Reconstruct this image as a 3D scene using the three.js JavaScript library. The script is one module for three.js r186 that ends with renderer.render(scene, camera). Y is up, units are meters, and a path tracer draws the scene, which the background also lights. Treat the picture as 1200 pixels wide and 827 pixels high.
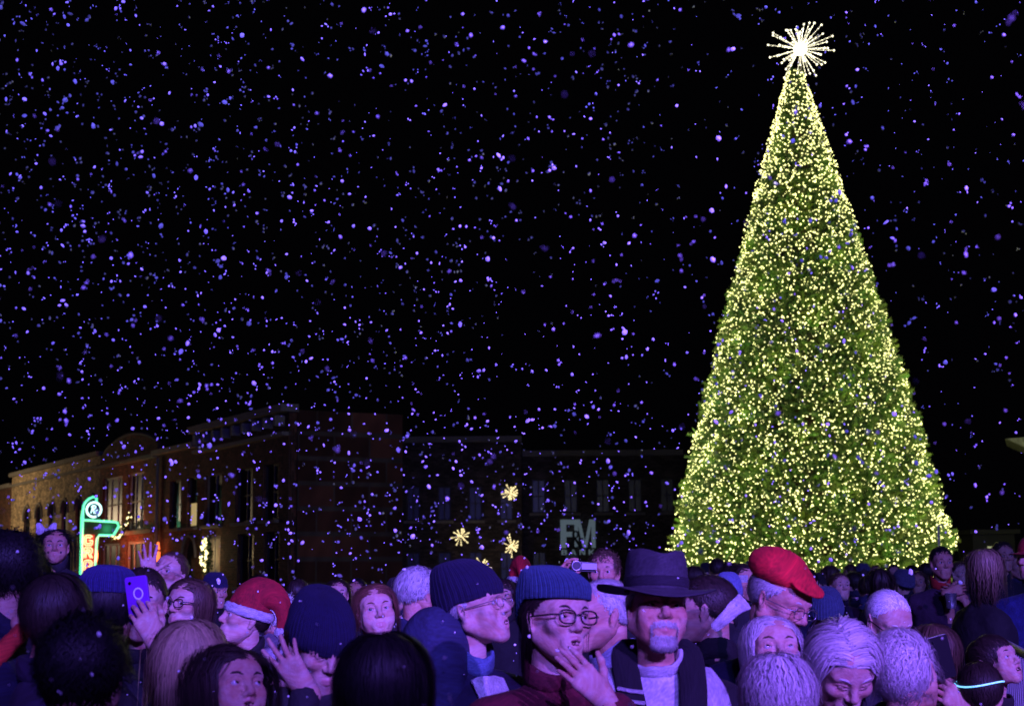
import * as THREE from 'three';
import { mergeGeometries } from 'three/addons/utils/BufferGeometryUtils.js';
import { ImprovedNoise } from 'three/addons/math/ImprovedNoise.js';
import { FontLoader } from 'three/addons/loaders/FontLoader.js';
import { TextGeometry } from 'three/addons/geometries/TextGeometry.js';

// ---------------------------------------------------------------- camera, sky, light, exposure
const scene = new THREE.Scene();
const EYE = 1.75, FPX = 1900, TILT = Math.atan(258.5 / FPX), ROLL = -0.008;
const camera = new THREE.PerspectiveCamera(2 * Math.atan(413.5 / FPX) * 180 / Math.PI, 1200 / 827, 0.1, 600);
camera.position.set(0, EYE, 0);
camera.rotation.set(TILT, 0, ROLL, 'YXZ');
camera.focus = 7.5;
camera.userData.fStop = 6.3;
camera.updateMatrixWorld(true);
const renderer = new THREE.WebGLRenderer({ antialias: true });
renderer.toneMapping = THREE.LinearToneMapping;
renderer.toneMappingExposure = 1;
renderer.shadowMap.enabled = true;

// black winter night sky, the same faint glow all round
const skyData = new Float32Array(64 * 32 * 4);
for (let i = 0; i < 64 * 32; i++) skyData.set([0.00055, 0.0005, 0.0008, 1], i * 4);
const skyTex = new THREE.DataTexture(skyData, 64, 32, THREE.RGBAFormat, THREE.FloatType);
skyTex.mapping = THREE.EquirectangularReflectionMapping; skyTex.magFilter = THREE.LinearFilter; skyTex.needsUpdate = true;
scene.background = skyTex; scene.environment = skyTex;

const V = (x = 0, y = 0, z = 0) => new THREE.Vector3(x, y, z);
const moon = new THREE.DirectionalLight(0xaab4ff, 0.004);
moon.position.set(-20, 60, 30); moon.target.position.set(0, 0, -20); moon.castShadow = true;
Object.assign(moon.shadow.camera, { left: -60, right: 60, top: 60, bottom: -60, far: 200 });
scene.add(moon, moon.target);

// the stage lights: violet wash lamps on a truss behind and right of the camera (the fittings are built further down)
const STAGE = [
  { at: [5.6, 6.6, 6.6], to: [1.0, 1.5, -7.5], rgb: [0.26, 0.095, 1.0], power: 1200, cone: 0.25 },
  { at: [1.6, 6.6, 7.4], to: [-1.4, 1.6, -9.5], rgb: [0.2, 0.09, 1.0], power: 760, cone: 0.22 },
  { at: [6.6, 6.8, 7.0], to: [2.0, 4.5, -16], rgb: [0.145, 0.125, 1.0], power: 800, cone: 0.5 },
  { at: [0.4, 6.8, 7.0], to: [-2.6, 5, -16], rgb: [0.145, 0.125, 1.0], power: 800, cone: 0.44 },
];
for (const s of STAGE) {
  const l = new THREE.SpotLight(new THREE.Color().setRGB(...s.rgb), s.power, 0, s.cone, 0.95, 2);
  l.name = 'stage_wash'; l.position.set(...s.at); l.target.position.set(...s.to); l.castShadow = true; l.shadow.radius = 4;
  scene.add(l, l.target);
}

// ---------------------------------------------------------------- small tools
let seed = 20231;
const rnd = () => { seed = (seed + 0x6d2b79f5) | 0; let t = Math.imul(seed ^ (seed >>> 15), 1 | seed); t = (t + Math.imul(t ^ (t >>> 7), 61 | t)) ^ t; return ((t ^ (t >>> 14)) >>> 0) / 4294967296; };
const rr = (a, b) => a + (b - a) * rnd();
const pick = (a) => a[Math.floor(rnd() * a.length)];
const { lerp, clamp, smoothstep } = THREE.MathUtils;
const D2R = Math.PI / 180;
const perlin = new ImprovedNoise();
const noise = (x, y, z) => perlin.noise(x, y, z);
// the point seen at pixel (px, py) of the 1200 x 827 photograph, d metres in front of the camera
function at(px, py, d) { return V((px - 600) / FPX * d, -(py - 413.5) / FPX * d, -d).applyMatrix4(camera.matrixWorld); }
const rgb = (r, g, b) => new THREE.Color().setRGB(r, g, b);
const names = {};
function numbered(n) { const k = names[n] = (names[n] ?? -1) + 1; return k ? `${n}_${String(k).padStart(3, '0')}` : n; }
function shade(o) { o.traverse((m) => { if (m.isMesh) { m.castShadow = true; m.receiveShadow = true; } }); }
function thing(name, label, category, pos = [0, 0, 0], group, kind) {
  const o = new THREE.Group(); o.name = numbered(name); o.position.set(...(pos.isVector3 ? pos.toArray() : pos));
  o.userData = {}; if (label) o.userData.label = label; if (category) o.userData.category = category;
  if (group) o.userData.group = group; if (kind) o.userData.kind = kind;
  scene.add(o); return o;
}
function part(name, geo, mat, parent, label) {
  const m = new THREE.Mesh(geo, mat); m.name = name; m.castShadow = m.receiveShadow = true;
  if (label) m.userData.label = label;
  parent.add(m); return m;
}
function solo(name, geo, mat, label, category, group, kind) {
  const m = new THREE.Mesh(geo, mat); m.name = numbered(name); m.castShadow = m.receiveShadow = true;
  if (label) m.userData.label = label; if (category) m.userData.category = category; if (group) m.userData.group = group; if (kind) m.userData.kind = kind;
  scene.add(m); return m;
}
const box = (w, h, d, x = 0, y = 0, z = 0) => new THREE.BoxGeometry(w, h, d).translate(x, y, z);
const tube = (pts, r, seg = 24, rad = 6, closed = false) => new THREE.TubeGeometry(new THREE.CatmullRomCurve3(pts, closed, 'catmullrom', 0.3), seg, r, rad, closed);
const polyTube = (pts, r, rad = 6) => { const c = new THREE.CurvePath(); for (let i = 0; i + 1 < pts.length; i++) c.add(new THREE.LineCurve3(pts[i], pts[i + 1])); return new THREE.TubeGeometry(c, (pts.length - 1) * 6, r, rad, false); };
const merge = (list) => mergeGeometries(list.map((g) => { const k = g.index ? g.toNonIndexed() : g; for (const n of Object.keys(k.attributes)) if (!['position', 'normal', 'uv'].includes(n)) k.deleteAttribute(n); if (!k.attributes.uv) k.setAttribute('uv', new THREE.BufferAttribute(new Float32Array(k.attributes.position.count * 2), 2)); return k; }));
const rod = (a, b, r, rad = 6, r2 = r) => { const d = b.clone().sub(a), g = new THREE.CylinderGeometry(r2, r, d.length(), rad); g.applyQuaternion(new THREE.Quaternion().setFromUnitVectors(V(0, 1, 0), d.clone().normalize())); return g.translate((a.x + b.x) / 2, (a.y + b.y) / 2, (a.z + b.z) / 2); };

// ---------------------------------------------------------------- textures: grain of cloth, knitwear, brick
function dataTex(n, fn, repeat, srgb = false) {
  const d = new Uint8Array(n * n * 4);
  for (let y = 0; y < n; y++) for (let x = 0; x < n; x++) { const c = fn(x / n, y / n), k = (y * n + x) * 4; for (let i = 0; i < 3; i++) d[k + i] = clamp((Array.isArray(c) ? c[i] : c) * 255, 0, 255); d[k + 3] = 255; }
  const t = new THREE.DataTexture(d, n, n); t.wrapS = t.wrapT = THREE.RepeatWrapping; t.magFilter = THREE.LinearFilter; t.minFilter = THREE.LinearMipmapLinearFilter; t.generateMipmaps = true;
  if (repeat) t.repeat.set(repeat, repeat); if (srgb) t.colorSpace = THREE.SRGBColorSpace; t.needsUpdate = true; return t;
}
const TAU = Math.PI * 2;
const tileNoise = (u, v, f, s) => { const a = u * TAU, b = v * TAU, r = f / TAU; return noise(Math.cos(a) * r + s, Math.sin(a) * r + Math.cos(b) * r, Math.sin(b) * r + s * 1.7); };
const clothBump = dataTex(256, (u, v) => 0.5 + 0.28 * tileNoise(u, v, 6, 3.1) + 0.2 * tileNoise(u, v, 17, 8.2) + 0.1 * tileNoise(u, v, 60, 1.2) + 0.05 * Math.sin(u * TAU * 60) * Math.sin(v * TAU * 60), 2.5);
const clothTone = dataTex(256, (u, v) => { const k = 0.8 + 0.16 * tileNoise(u, v, 5, 1.1) + 0.12 * tileNoise(u, v, 14, 5.3) + 0.16 * tileNoise(u, v, 70, 2.3); return [k, k, k]; }, 2, true);
const knitBump = dataTex(256, (u, v) => { const c = u * 24 % 1, r = v * 24; const w = Math.abs(c - 0.5) * 2; const s = Math.sin((r + (c < 0.5 ? c : 1 - c)) * TAU); return 0.45 + 0.3 * (1 - w * w) + 0.2 * s; }, 7);
const knitTone = dataTex(256, (u, v) => { const k = 0.82 + 0.12 * Math.sin(u * TAU * 24) + 0.1 * tileNoise(u, v, 9, 4.4) + 0.16 * tileNoise(u, v, 50, 9.4); return [k, k, k]; }, 7, true);
const skinBump = dataTex(256, (u, v) => 0.5 + 0.3 * tileNoise(u, v, 30, 2.2) + 0.2 * tileNoise(u, v, 70, 6.1), 8);
const skinTone = dataTex(256, (u, v) => { const a = tileNoise(u, v, 7, 3.3) * 0.16 + tileNoise(u, v, 24, 7.3) * 0.1, b = tileNoise(u, v, 11, 12.3) * 0.1; return [0.93 + a * 0.5, 0.88 + a + b * 0.5, 0.87 + a + b]; }, 5, true);
const brickTex = (base, mortar, f) => dataTex(512, (u, v) => {
  const row = Math.floor(v * 32), x = u * 12 + (row % 2) * 0.5, fx = x % 1, fy = v * 32 % 1, joint = fx < 0.045 || fy < 0.13;
  const h = Math.abs(Math.sin(Math.floor(x) * 12.9898 + row * 78.233) * 43758.5453) % 1, n = 1 + 0.25 * tileNoise(u, v, 5, f) + 0.2 * tileNoise(u, v, 40, f + 2);
  return (joint ? mortar : base.map((c) => c * (0.72 + 0.5 * h))).map((c) => c * n);
}, 0.25, true);

const cache = {};
const memo = (key, make) => cache[key] ??= make();
const std = (c, roughness = 0.8, extra = {}) => new THREE.MeshStandardMaterial({ color: c.isColor ? c : rgb(...c), roughness, ...extra });
const cloth = (c, rough = 0.9) => memo('cloth' + c + rough, () => std(c, rough, { map: clothTone, bumpMap: clothBump, bumpScale: 0.006 }));
const knit = (c) => memo('knit' + c, () => new THREE.MeshPhysicalMaterial({ color: rgb(...c), roughness: 0.95, map: knitTone, bumpMap: knitBump, bumpScale: 0.004, sheen: 0.4, sheenColor: rgb(...c.map((x) => Math.min(1, x * 2 + 0.05))), sheenRoughness: 0.6 }));
const skinMat = (c) => memo('skin' + c, () => new THREE.MeshPhysicalMaterial({ color: rgb(...c), roughness: 0.6, map: skinTone, bumpMap: skinBump, bumpScale: 0.0016, specularIntensity: 0.55 }));
const glow = (c, k, base = [0.8, 0.8, 0.8]) => std(base, 0.4, { emissive: rgb(...c), emissiveIntensity: k });
// ---------------------------------------------------------------- smooth bodies: distance fields meshed by surface nets
// prims: {a, b, ra, rb} tapered capsule, or {c, r, q} ellipsoid; k blend, m material number, sub to carve
function meshField(prims, cell, lo, hi, opts = {}) {
  const nx = Math.ceil((hi.x - lo.x) / cell) + 1, ny = Math.ceil((hi.y - lo.y) / cell) + 1, nz = Math.ceil((hi.z - lo.z) / cell) + 1, N = nx * ny * nz;
  const F = new Float32Array(N).fill(1), near = new Float32Array(N).fill(9), M = new Uint8Array(N);
  const inv = new THREE.Quaternion(), p = V();
  for (const s of prims) {
    const k = s.k ?? 0.03, pad = k + cell * 2.5;
    let bl, bh;
    if (s.c) { const R = s.q ? Math.max(s.r.x, s.r.y, s.r.z) : 0; bl = s.c.clone().sub(s.q ? V(R, R, R) : s.r).subScalar(pad); bh = s.c.clone().add(s.q ? V(R, R, R) : s.r).addScalar(pad); }
    else { const R = Math.max(s.ra, s.rb) + pad; bl = s.a.clone().min(s.b).subScalar(R); bh = s.a.clone().max(s.b).addScalar(R); }
    const i0 = Math.max(0, Math.floor((bl.x - lo.x) / cell)), i1 = Math.min(nx - 1, Math.ceil((bh.x - lo.x) / cell));
    const j0 = Math.max(0, Math.floor((bl.y - lo.y) / cell)), j1 = Math.min(ny - 1, Math.ceil((bh.y - lo.y) / cell));
    const k0 = Math.max(0, Math.floor((bl.z - lo.z) / cell)), k1 = Math.min(nz - 1, Math.ceil((bh.z - lo.z) / cell));
    if (s.q) inv.copy(s.q).invert();
    let bx, by, bz, bb; if (!s.c) { bx = s.b.x - s.a.x; by = s.b.y - s.a.y; bz = s.b.z - s.a.z; bb = bx * bx + by * by + bz * bz + 1e-9; }
    for (let z = k0; z <= k1; z++) for (let y = j0; y <= j1; y++) for (let x = i0; x <= i1; x++) {
      const X = lo.x + x * cell, Y = lo.y + y * cell, Z = lo.z + z * cell, id = (z * ny + y) * nx + x;
      let d;
      if (s.c) {
        let ex = X - s.c.x, ey = Y - s.c.y, ez = Z - s.c.z;
        if (s.q) { p.set(ex, ey, ez).applyQuaternion(inv); ex = p.x; ey = p.y; ez = p.z; }
        const ax = ex / s.r.x, ay = ey / s.r.y, az = ez / s.r.z, l0 = Math.sqrt(ax * ax + ay * ay + az * az), l1 = Math.hypot(ax / s.r.x, ay / s.r.y, az / s.r.z);
        d = l1 > 1e-6 ? l0 * (l0 - 1) / l1 : -Math.min(s.r.x, s.r.y, s.r.z);
      } else {
        const px = X - s.a.x, py = Y - s.a.y, pz = Z - s.a.z, t = clamp((px * bx + py * by + pz * bz) / bb, 0, 1);
        d = Math.sqrt((px - bx * t) ** 2 + (py - by * t) ** 2 + (pz - bz * t) ** 2) - (s.ra + (s.rb - s.ra) * t);
      }
      const f = F[id];
      if (s.sub) { const h = Math.max(k - Math.abs(f + d), 0) / k; F[id] = Math.max(f, -d) + h * h * k * 0.25; if (s.m !== undefined && d < cell * 0.25) M[id] = s.m; }
      else {
        const h = Math.max(k - Math.abs(f - d), 0) / k; F[id] = Math.min(f, d) - h * h * k * 0.25;
        if (d < near[id]) { near[id] = d; M[id] = s.m ?? 0; }
      }
    }
  }
  if (opts.wrinkle) for (let z = 0; z < nz; z++) for (let y = 0; y < ny; y++) for (let x = 0; x < nx; x++) {
    const id = (z * ny + y) * nx + x; if (Math.abs(F[id]) < cell * 3) F[id] += opts.wrinkle(lo.x + x * cell, lo.y + y * cell, lo.z + z * cell, M[id]);
  }
  const vid = new Int32Array(N).fill(-1), pos = [], nor = [], mat = [];
  const g = (x, y, z) => F[(z * ny + y) * nx + x];
  for (let z = 0; z < nz - 1; z++) for (let y = 0; y < ny - 1; y++) for (let x = 0; x < nx - 1; x++) {
    let mask = 0, sx = 0, sy = 0, sz = 0, n = 0; const c = [];
    for (let i = 0; i < 8; i++) { const v = g(x + (i & 1), y + (i >> 1 & 1), z + (i >> 2)); c.push(v); if (v < 0) mask |= 1 << i; }
    if (mask === 0 || mask === 255) continue;
    for (let i = 0; i < 8; i++) for (let b = 1; b < 8; b <<= 1) {
      const j = i | b; if (j === i) continue;
      if ((c[i] < 0) === (c[j] < 0)) continue;
      const t = c[i] / (c[i] - c[j]);
      sx += (i & 1) + (b === 1 ? t : 0); sy += (i >> 1 & 1) + (b === 2 ? t : 0); sz += (i >> 2) + (b === 4 ? t : 0); n++;
    }
    sx /= n; sy /= n; sz /= n;
    vid[(z * ny + y) * nx + x] = pos.length / 3;
    pos.push(lo.x + (x + sx) * cell, lo.y + (y + sy) * cell, lo.z + (z + sz) * cell);
    const L = (a, b, t) => a + (b - a) * t;
    let gx = L(L(c[1] - c[0], c[3] - c[2], sy), L(c[5] - c[4], c[7] - c[6], sy), sz), gy = L(L(c[2] - c[0], c[3] - c[1], sx), L(c[6] - c[4], c[7] - c[5], sx), sz), gz = L(L(c[4] - c[0], c[5] - c[1], sx), L(c[6] - c[2], c[7] - c[3], sx), sy);
    const l = Math.hypot(gx, gy, gz) || 1; nor.push(gx / l, gy / l, gz / l);
    let bi = 0; for (let i = 1; i < 8; i++) if (c[i] < c[bi]) bi = i;
    mat.push(M[((z + (bi >> 2)) * ny + y + (bi >> 1 & 1)) * nx + x + (bi & 1)]);
  }
  const tri = [], tm = [];
  const quad = (a, b, c, d, flip) => { if (a < 0 || b < 0 || c < 0 || d < 0) return; if (flip) tri.push(a, c, b, a, d, c); else tri.push(a, b, c, a, c, d); const m = Math.max(mat[a], mat[b], mat[c], mat[d]); tm.push(m, m); };
  const w = (x, y, z) => vid[(z * ny + y) * nx + x];
  for (let z = 1; z < nz - 1; z++) for (let y = 1; y < ny - 1; y++) for (let x = 1; x < nx - 1; x++) {
    const a = g(x, y, z) < 0;
    if (a !== (g(x + 1, y, z) < 0)) quad(w(x, y - 1, z - 1), w(x, y, z - 1), w(x, y, z), w(x, y - 1, z), !a);
    if (a !== (g(x, y + 1, z) < 0)) quad(w(x - 1, y, z - 1), w(x - 1, y, z), w(x, y, z), w(x, y, z - 1), !a);
    if (a !== (g(x, y, z + 1) < 0)) quad(w(x - 1, y - 1, z), w(x, y - 1, z), w(x, y, z), w(x - 1, y, z), !a);
  }
  return { pos, nor, tri, tm };
}
// join meshes {pos, nor, tri, tm} (placed by a matrix) into one geometry with one group per material number
function assemble(list, count, toBase) {
  const pos = [], nor = [], uv = [], by = Array.from({ length: count }, () => []), v = V(), nm = new THREE.Matrix3();
  for (const { mesh, matrix, map } of list) {
    const off = pos.length / 3; if (matrix) nm.getNormalMatrix(matrix); const flip = matrix && matrix.determinant() < 0;
    for (let i = 0; i < mesh.pos.length; i += 3) {
      v.fromArray(mesh.pos, i); uv.push(v.x * 0.8 + v.z * 0.6, v.y + 0.15 * v.z); if (matrix) v.applyMatrix4(matrix); if (toBase) v.sub(toBase); pos.push(v.x, v.y, v.z);
      v.fromArray(mesh.nor, i); if (matrix) v.applyMatrix3(nm).normalize(); nor.push(v.x, v.y, v.z);
    }
    for (let t = 0; t < mesh.tm.length; t++) { const m = map ? map[mesh.tm[t]] : mesh.tm[t]; const [a, b, c] = [mesh.tri[t * 3], mesh.tri[t * 3 + 1], mesh.tri[t * 3 + 2]]; flip ? by[m].push(a + off, c + off, b + off) : by[m].push(a + off, b + off, c + off); }
  }
  const g = new THREE.BufferGeometry(), idx = []; let s = 0;
  g.setAttribute('position', new THREE.Float32BufferAttribute(pos, 3)); g.setAttribute('normal', new THREE.Float32BufferAttribute(nor, 3)); g.setAttribute('uv', new THREE.Float32BufferAttribute(uv, 2));
  by.forEach((t, m) => { if (t.length) { for (const i of t) idx.push(i); g.addGroup(s, t.length, m); s += t.length; } });
  g.setIndex(idx); return g;
}
const simple = (mesh) => { const g = assemble([{ mesh, map: new Array(16).fill(0) }], 1); g.clearGroups(); return g; };
// ---------------------------------------------------------------- heads
// local frame: origin mid-head at ear level, +z forward, +y up, metres for a head 0.23 high
const SKIN = 0, LIPS = 1, TOP = 2, LEGS = 3, SHOES = 4, CUFF = 5, MOUTH = 6, STUBBLE = 7;
function headMesh({ sex = 'm', mouth = 'closed', squint = 0, jaw = 1, nose = 1, cheek = 1, child = 0, old = 0, cell = 0.0052, ears = 1 }) {
  return memo('head' + [sex, mouth, squint, jaw, nose, cheek, child, old, cell, ears], () => {
    const f = sex === 'f' ? 1 : 0, P = [];
    const cap = (a, b, ra, rb, k = 0.014, m = 0) => P.push({ a: V(...a), b: V(...b), ra, rb: rb ?? ra, k, m });
    const ell = (c, r, k = 0.02, m = 0, q) => P.push({ c: V(...c), r: V(...r), k, m, q });
    const cut = (c, r, k = 0.01, m) => P.push({ c: V(...c), r: V(...r), k, m, sub: true });
    const jw = (f ? 0.92 : 1.04) * jaw * (child ? 0.95 : 1), fl = child ? 0.014 : 0;
    ell([0, 0.034, -0.014], [0.0745, 0.083, 0.096]);
    ell([0, -0.022, 0.018], [0.06, 0.088 - fl, 0.068], 0.03);
    ell([0, 0.038, 0.033], [0.06, 0.05, 0.051], 0.03);
    for (const s of [-1, 1]) {
      cap([s * 0.055 * jw, -0.045, -0.005], [s * 0.018 * jw, -0.094 + fl, 0.062], 0.021, 0.019, 0.025);
      ell([s * 0.041, -0.018, 0.06], [0.024 * cheek, 0.02 * cheek, 0.022], 0.02);
      cap([s * 0.046, 0.026, 0.068], [s * 0.014, 0.024, 0.082], f ? 0.009 : 0.011, f ? 0.008 : 0.011, 0.016);
      if (child || cheek > 1.1) ell([s * 0.04, -0.045, 0.05], [0.026, 0.024, 0.026], 0.02);
    }
    ell([0, -0.1 + fl, 0.066], [0.021 * jw, 0.017, 0.016], 0.02);
    for (const s of [-1, 1]) cut([s * 0.0325, 0.006, 0.098], [0.021, 0.0125, 0.022], 0.012);
    cap([0, 0.018, 0.082], [0, -0.02, 0.104 * (0.97 + 0.03 * nose)], 0.0085, 0.0105 * nose, 0.012);
    ell([0, -0.024, 0.1], [0.0115 * nose, 0.0095, 0.0115 * nose], 0.008);
    for (const s of [-1, 1]) { ell([s * 0.0125 * nose, -0.028, 0.091], [0.0078, 0.0068, 0.01], 0.006); cut([s * 0.007 * nose, -0.036, 0.098], [0.0036, 0.003, 0.005], 0.003); }
    // lids
    for (const s of [-1, 1]) for (let i = 0; i < 4; i++) {
      const t0 = i / 4, t1 = (i + 1) / 4, px = (t) => s * (0.019 + 0.028 * t), up = (t) => 0.0072 - 0.0028 * squint + 0.0052 * Math.sin(Math.PI * (0.12 + 0.8 * t)), dn = (t) => 0.0025 + 0.0016 * squint - 0.0052 * Math.sin(Math.PI * (0.1 + 0.8 * t)), zz = (t) => 0.0845 - 0.013 * t * t;
      cap([px(t0), up(t0), zz(t0)], [px(t1), up(t1), zz(t1)], 0.0043, 0.0043, 0.003);
      cap([px(t0), dn(t0), zz(t0) - 0.001], [px(t1), dn(t1), zz(t1) - 0.001], 0.0034, 0.0034, 0.003);
    }
    // mouth
    const my = -0.063 + fl * 0.6, wide = mouth === 'smile' ? 0.031 : mouth === 'open' ? 0.021 : 0.0245, up = mouth === 'smile' ? 0.012 : 0, gap = mouth === 'open' ? 0.008 : 0, cz = mouth === 'smile' ? 0.0765 : 0.0795;
    ell([0, my, 0.078], [0.034, 0.024, 0.0145], 0.015);
    if (gap) cut([0, my + 0.001, 0.099], [wide * 0.8, gap, 0.02], 0.003, MOUTH);
    for (const s of [-1, 1]) {
      cap([0, my + gap + 0.0045, 0.0915], [s * wide * 0.55, my + gap * 0.7 + 0.004 + up * 0.35, 0.0875], 0.0046, 0.004, 0.005, LIPS); cap([s * wide * 0.55, my + gap * 0.7 + 0.004 + up * 0.35, 0.0875], [s * wide, my + up, cz], 0.004, 0.002, 0.005, LIPS);
      cap([0, my - gap - 0.005, 0.09], [s * wide * 0.55, my - gap * 0.7 - 0.003 + up * 0.3, 0.086], 0.0054, 0.0044, 0.005, LIPS); cap([s * wide * 0.55, my - gap * 0.7 - 0.003 + up * 0.3, 0.086], [s * wide, my + up, cz], 0.0044, 0.002, 0.005, LIPS);
    }
    if (!gap) for (const s of [-1, 1]) { cap([0, my - 0.0003, 0.0912], [s * wide * 0.55, my + 0.0004 + up * 0.33, 0.0872], 0.0021, 0.0019, 0.002, MOUTH); cap([s * wide * 0.55, my + 0.0004 + up * 0.33, 0.0872], [s * (wide + 0.002), my + up, cz + 0.001], 0.0019, 0.0014, 0.002, MOUTH); }
    if (mouth === 'smile' && cell < 0.006) for (const s of [-1, 1]) { ell([s * 0.043, -0.03, 0.062], [0.019, 0.018, 0.018], 0.016); cut([s * 0.041, -0.05, 0.083], [0.004, 0.017, 0.006], 0.008); }
    if (old) for (const s of [-1, 1]) { cut([s * 0.034, -0.045, 0.088], [0.003, 0.017, 0.006], 0.008); cut([s * 0.032, -0.008, 0.09], [0.014, 0.003, 0.005], 0.006); }
    // ears
    if (ears) for (const s of [-1, 1]) {
      const q = new THREE.Quaternion().setFromEuler(new THREE.Euler(-0.25, s * 0.45, 0));
      P.push({ c: V(s * 0.079, 0.0, -0.012), r: V(0.0075, 0.031, 0.0185), q, k: 0.008, m: 0 });
      P.push({ c: V(s * 0.087, 0.003, -0.006), r: V(0.006, 0.017, 0.0085), q, k: 0.005, sub: true });
      ell([s * 0.077, -0.027, -0.004], [0.0055, 0.009, 0.008], 0.006);
    }
    const m = meshField(P, cell, V(-0.105, -0.135, -0.13), V(0.105, 0.135, 0.135));
    return m;
  });
}

// ---------------------------------------------------------------- hands: wrist at the origin, fingers +y, palm facing +z, thumb on +x (right hand)
function handMesh({ curl = [0.35, 0.4, 0.45, 0.5], spread = 0.05, thumb = [0.65, 0.7, 0.35], tcurl = 0.2, cell = 0.0045 }) {
  return memo('hand' + [curl, spread, thumb, tcurl, cell], () => {
    const P = [], cap = (a, b, ra, rb, k = 0.006) => P.push({ a, b, ra, rb, k, m: SKIN });
    cap(V(0, -0.03, 0), V(0, 0.015, 0), 0.026, 0.026, 0.02); cap(V(-0.004, -0.02, 0), V(0.012, 0.02, 0), 0.022, 0.022, 0.02);
    for (const [x, y] of [[0.03, 0.088], [0.01, 0.093], [-0.01, 0.09], [-0.029, 0.08]]) cap(V(x * 0.55, 0.014, 0), V(x, y, 0), 0.0165, 0.0125, 0.014);
    P.push({ c: V(0.026, 0.035, 0.01), r: V(0.017, 0.028, 0.015), k: 0.015, m: SKIN });
    const L = [0.074, 0.083, 0.077, 0.06], X = [0.031, 0.0105, -0.0105, -0.03], Y = [0.09, 0.096, 0.092, 0.081];
    for (let i = 0; i < 4; i++) {
      let a = V(X[i], Y[i], 0), ang = 0; const sp = (1.5 - i) * spread, r0 = i === 3 ? 0.0078 : 0.009;
      [0.46, 0.31, 0.23].forEach((f, j) => {
        ang += curl[i] * [0.75, 1, 0.7][j];
        const b = a.clone().add(V(Math.sin(sp) * Math.cos(ang), Math.cos(sp) * Math.cos(ang), Math.sin(ang)).multiplyScalar(L[i] * f));
        cap(a, b, r0 * (1 - j * 0.1), r0 * (0.93 - j * 0.1), 0.003); a = b;
      });
    }
    let a = V(0.03, 0.03, 0.008), d = V(...thumb).normalize();
    [0.04, 0.032, 0.026].forEach((l, j) => { const b = a.clone().addScaledVector(d, l); cap(a, b, 0.0125 - j * 0.0015, 0.011 - j * 0.0015, 0.008); a = b; d = d.clone().applyAxisAngle(V(0.5, 0, 0.9).normalize(), tcurl).normalize(); });
    return meshField(P, cell, V(-0.085, -0.07, -0.04), V(0.13, 0.2, 0.13));
  });
}
const HANDS = {
  relaxed: { curl: [0.35, 0.4, 0.45, 0.5], cell: 0.009 },
  wave: { curl: [0.06, 0.04, 0.06, 0.1], spread: 0.17, thumb: [0.9, 0.55, 0.15], tcurl: -0.1 },
  flat: { curl: [0.12, 0.12, 0.14, 0.18], spread: 0.03, thumb: [0.75, 0.7, 0.2] },
  grip: { curl: [0.62, 0.62, 0.64, 0.66], spread: 0.04, thumb: [0.55, 0.75, 0.55], tcurl: 0.25 },
  spread: { curl: [0.2, 0.18, 0.22, 0.28], spread: 0.2, thumb: [0.85, 0.5, 0.3], tcurl: 0.1 },
};

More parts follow.
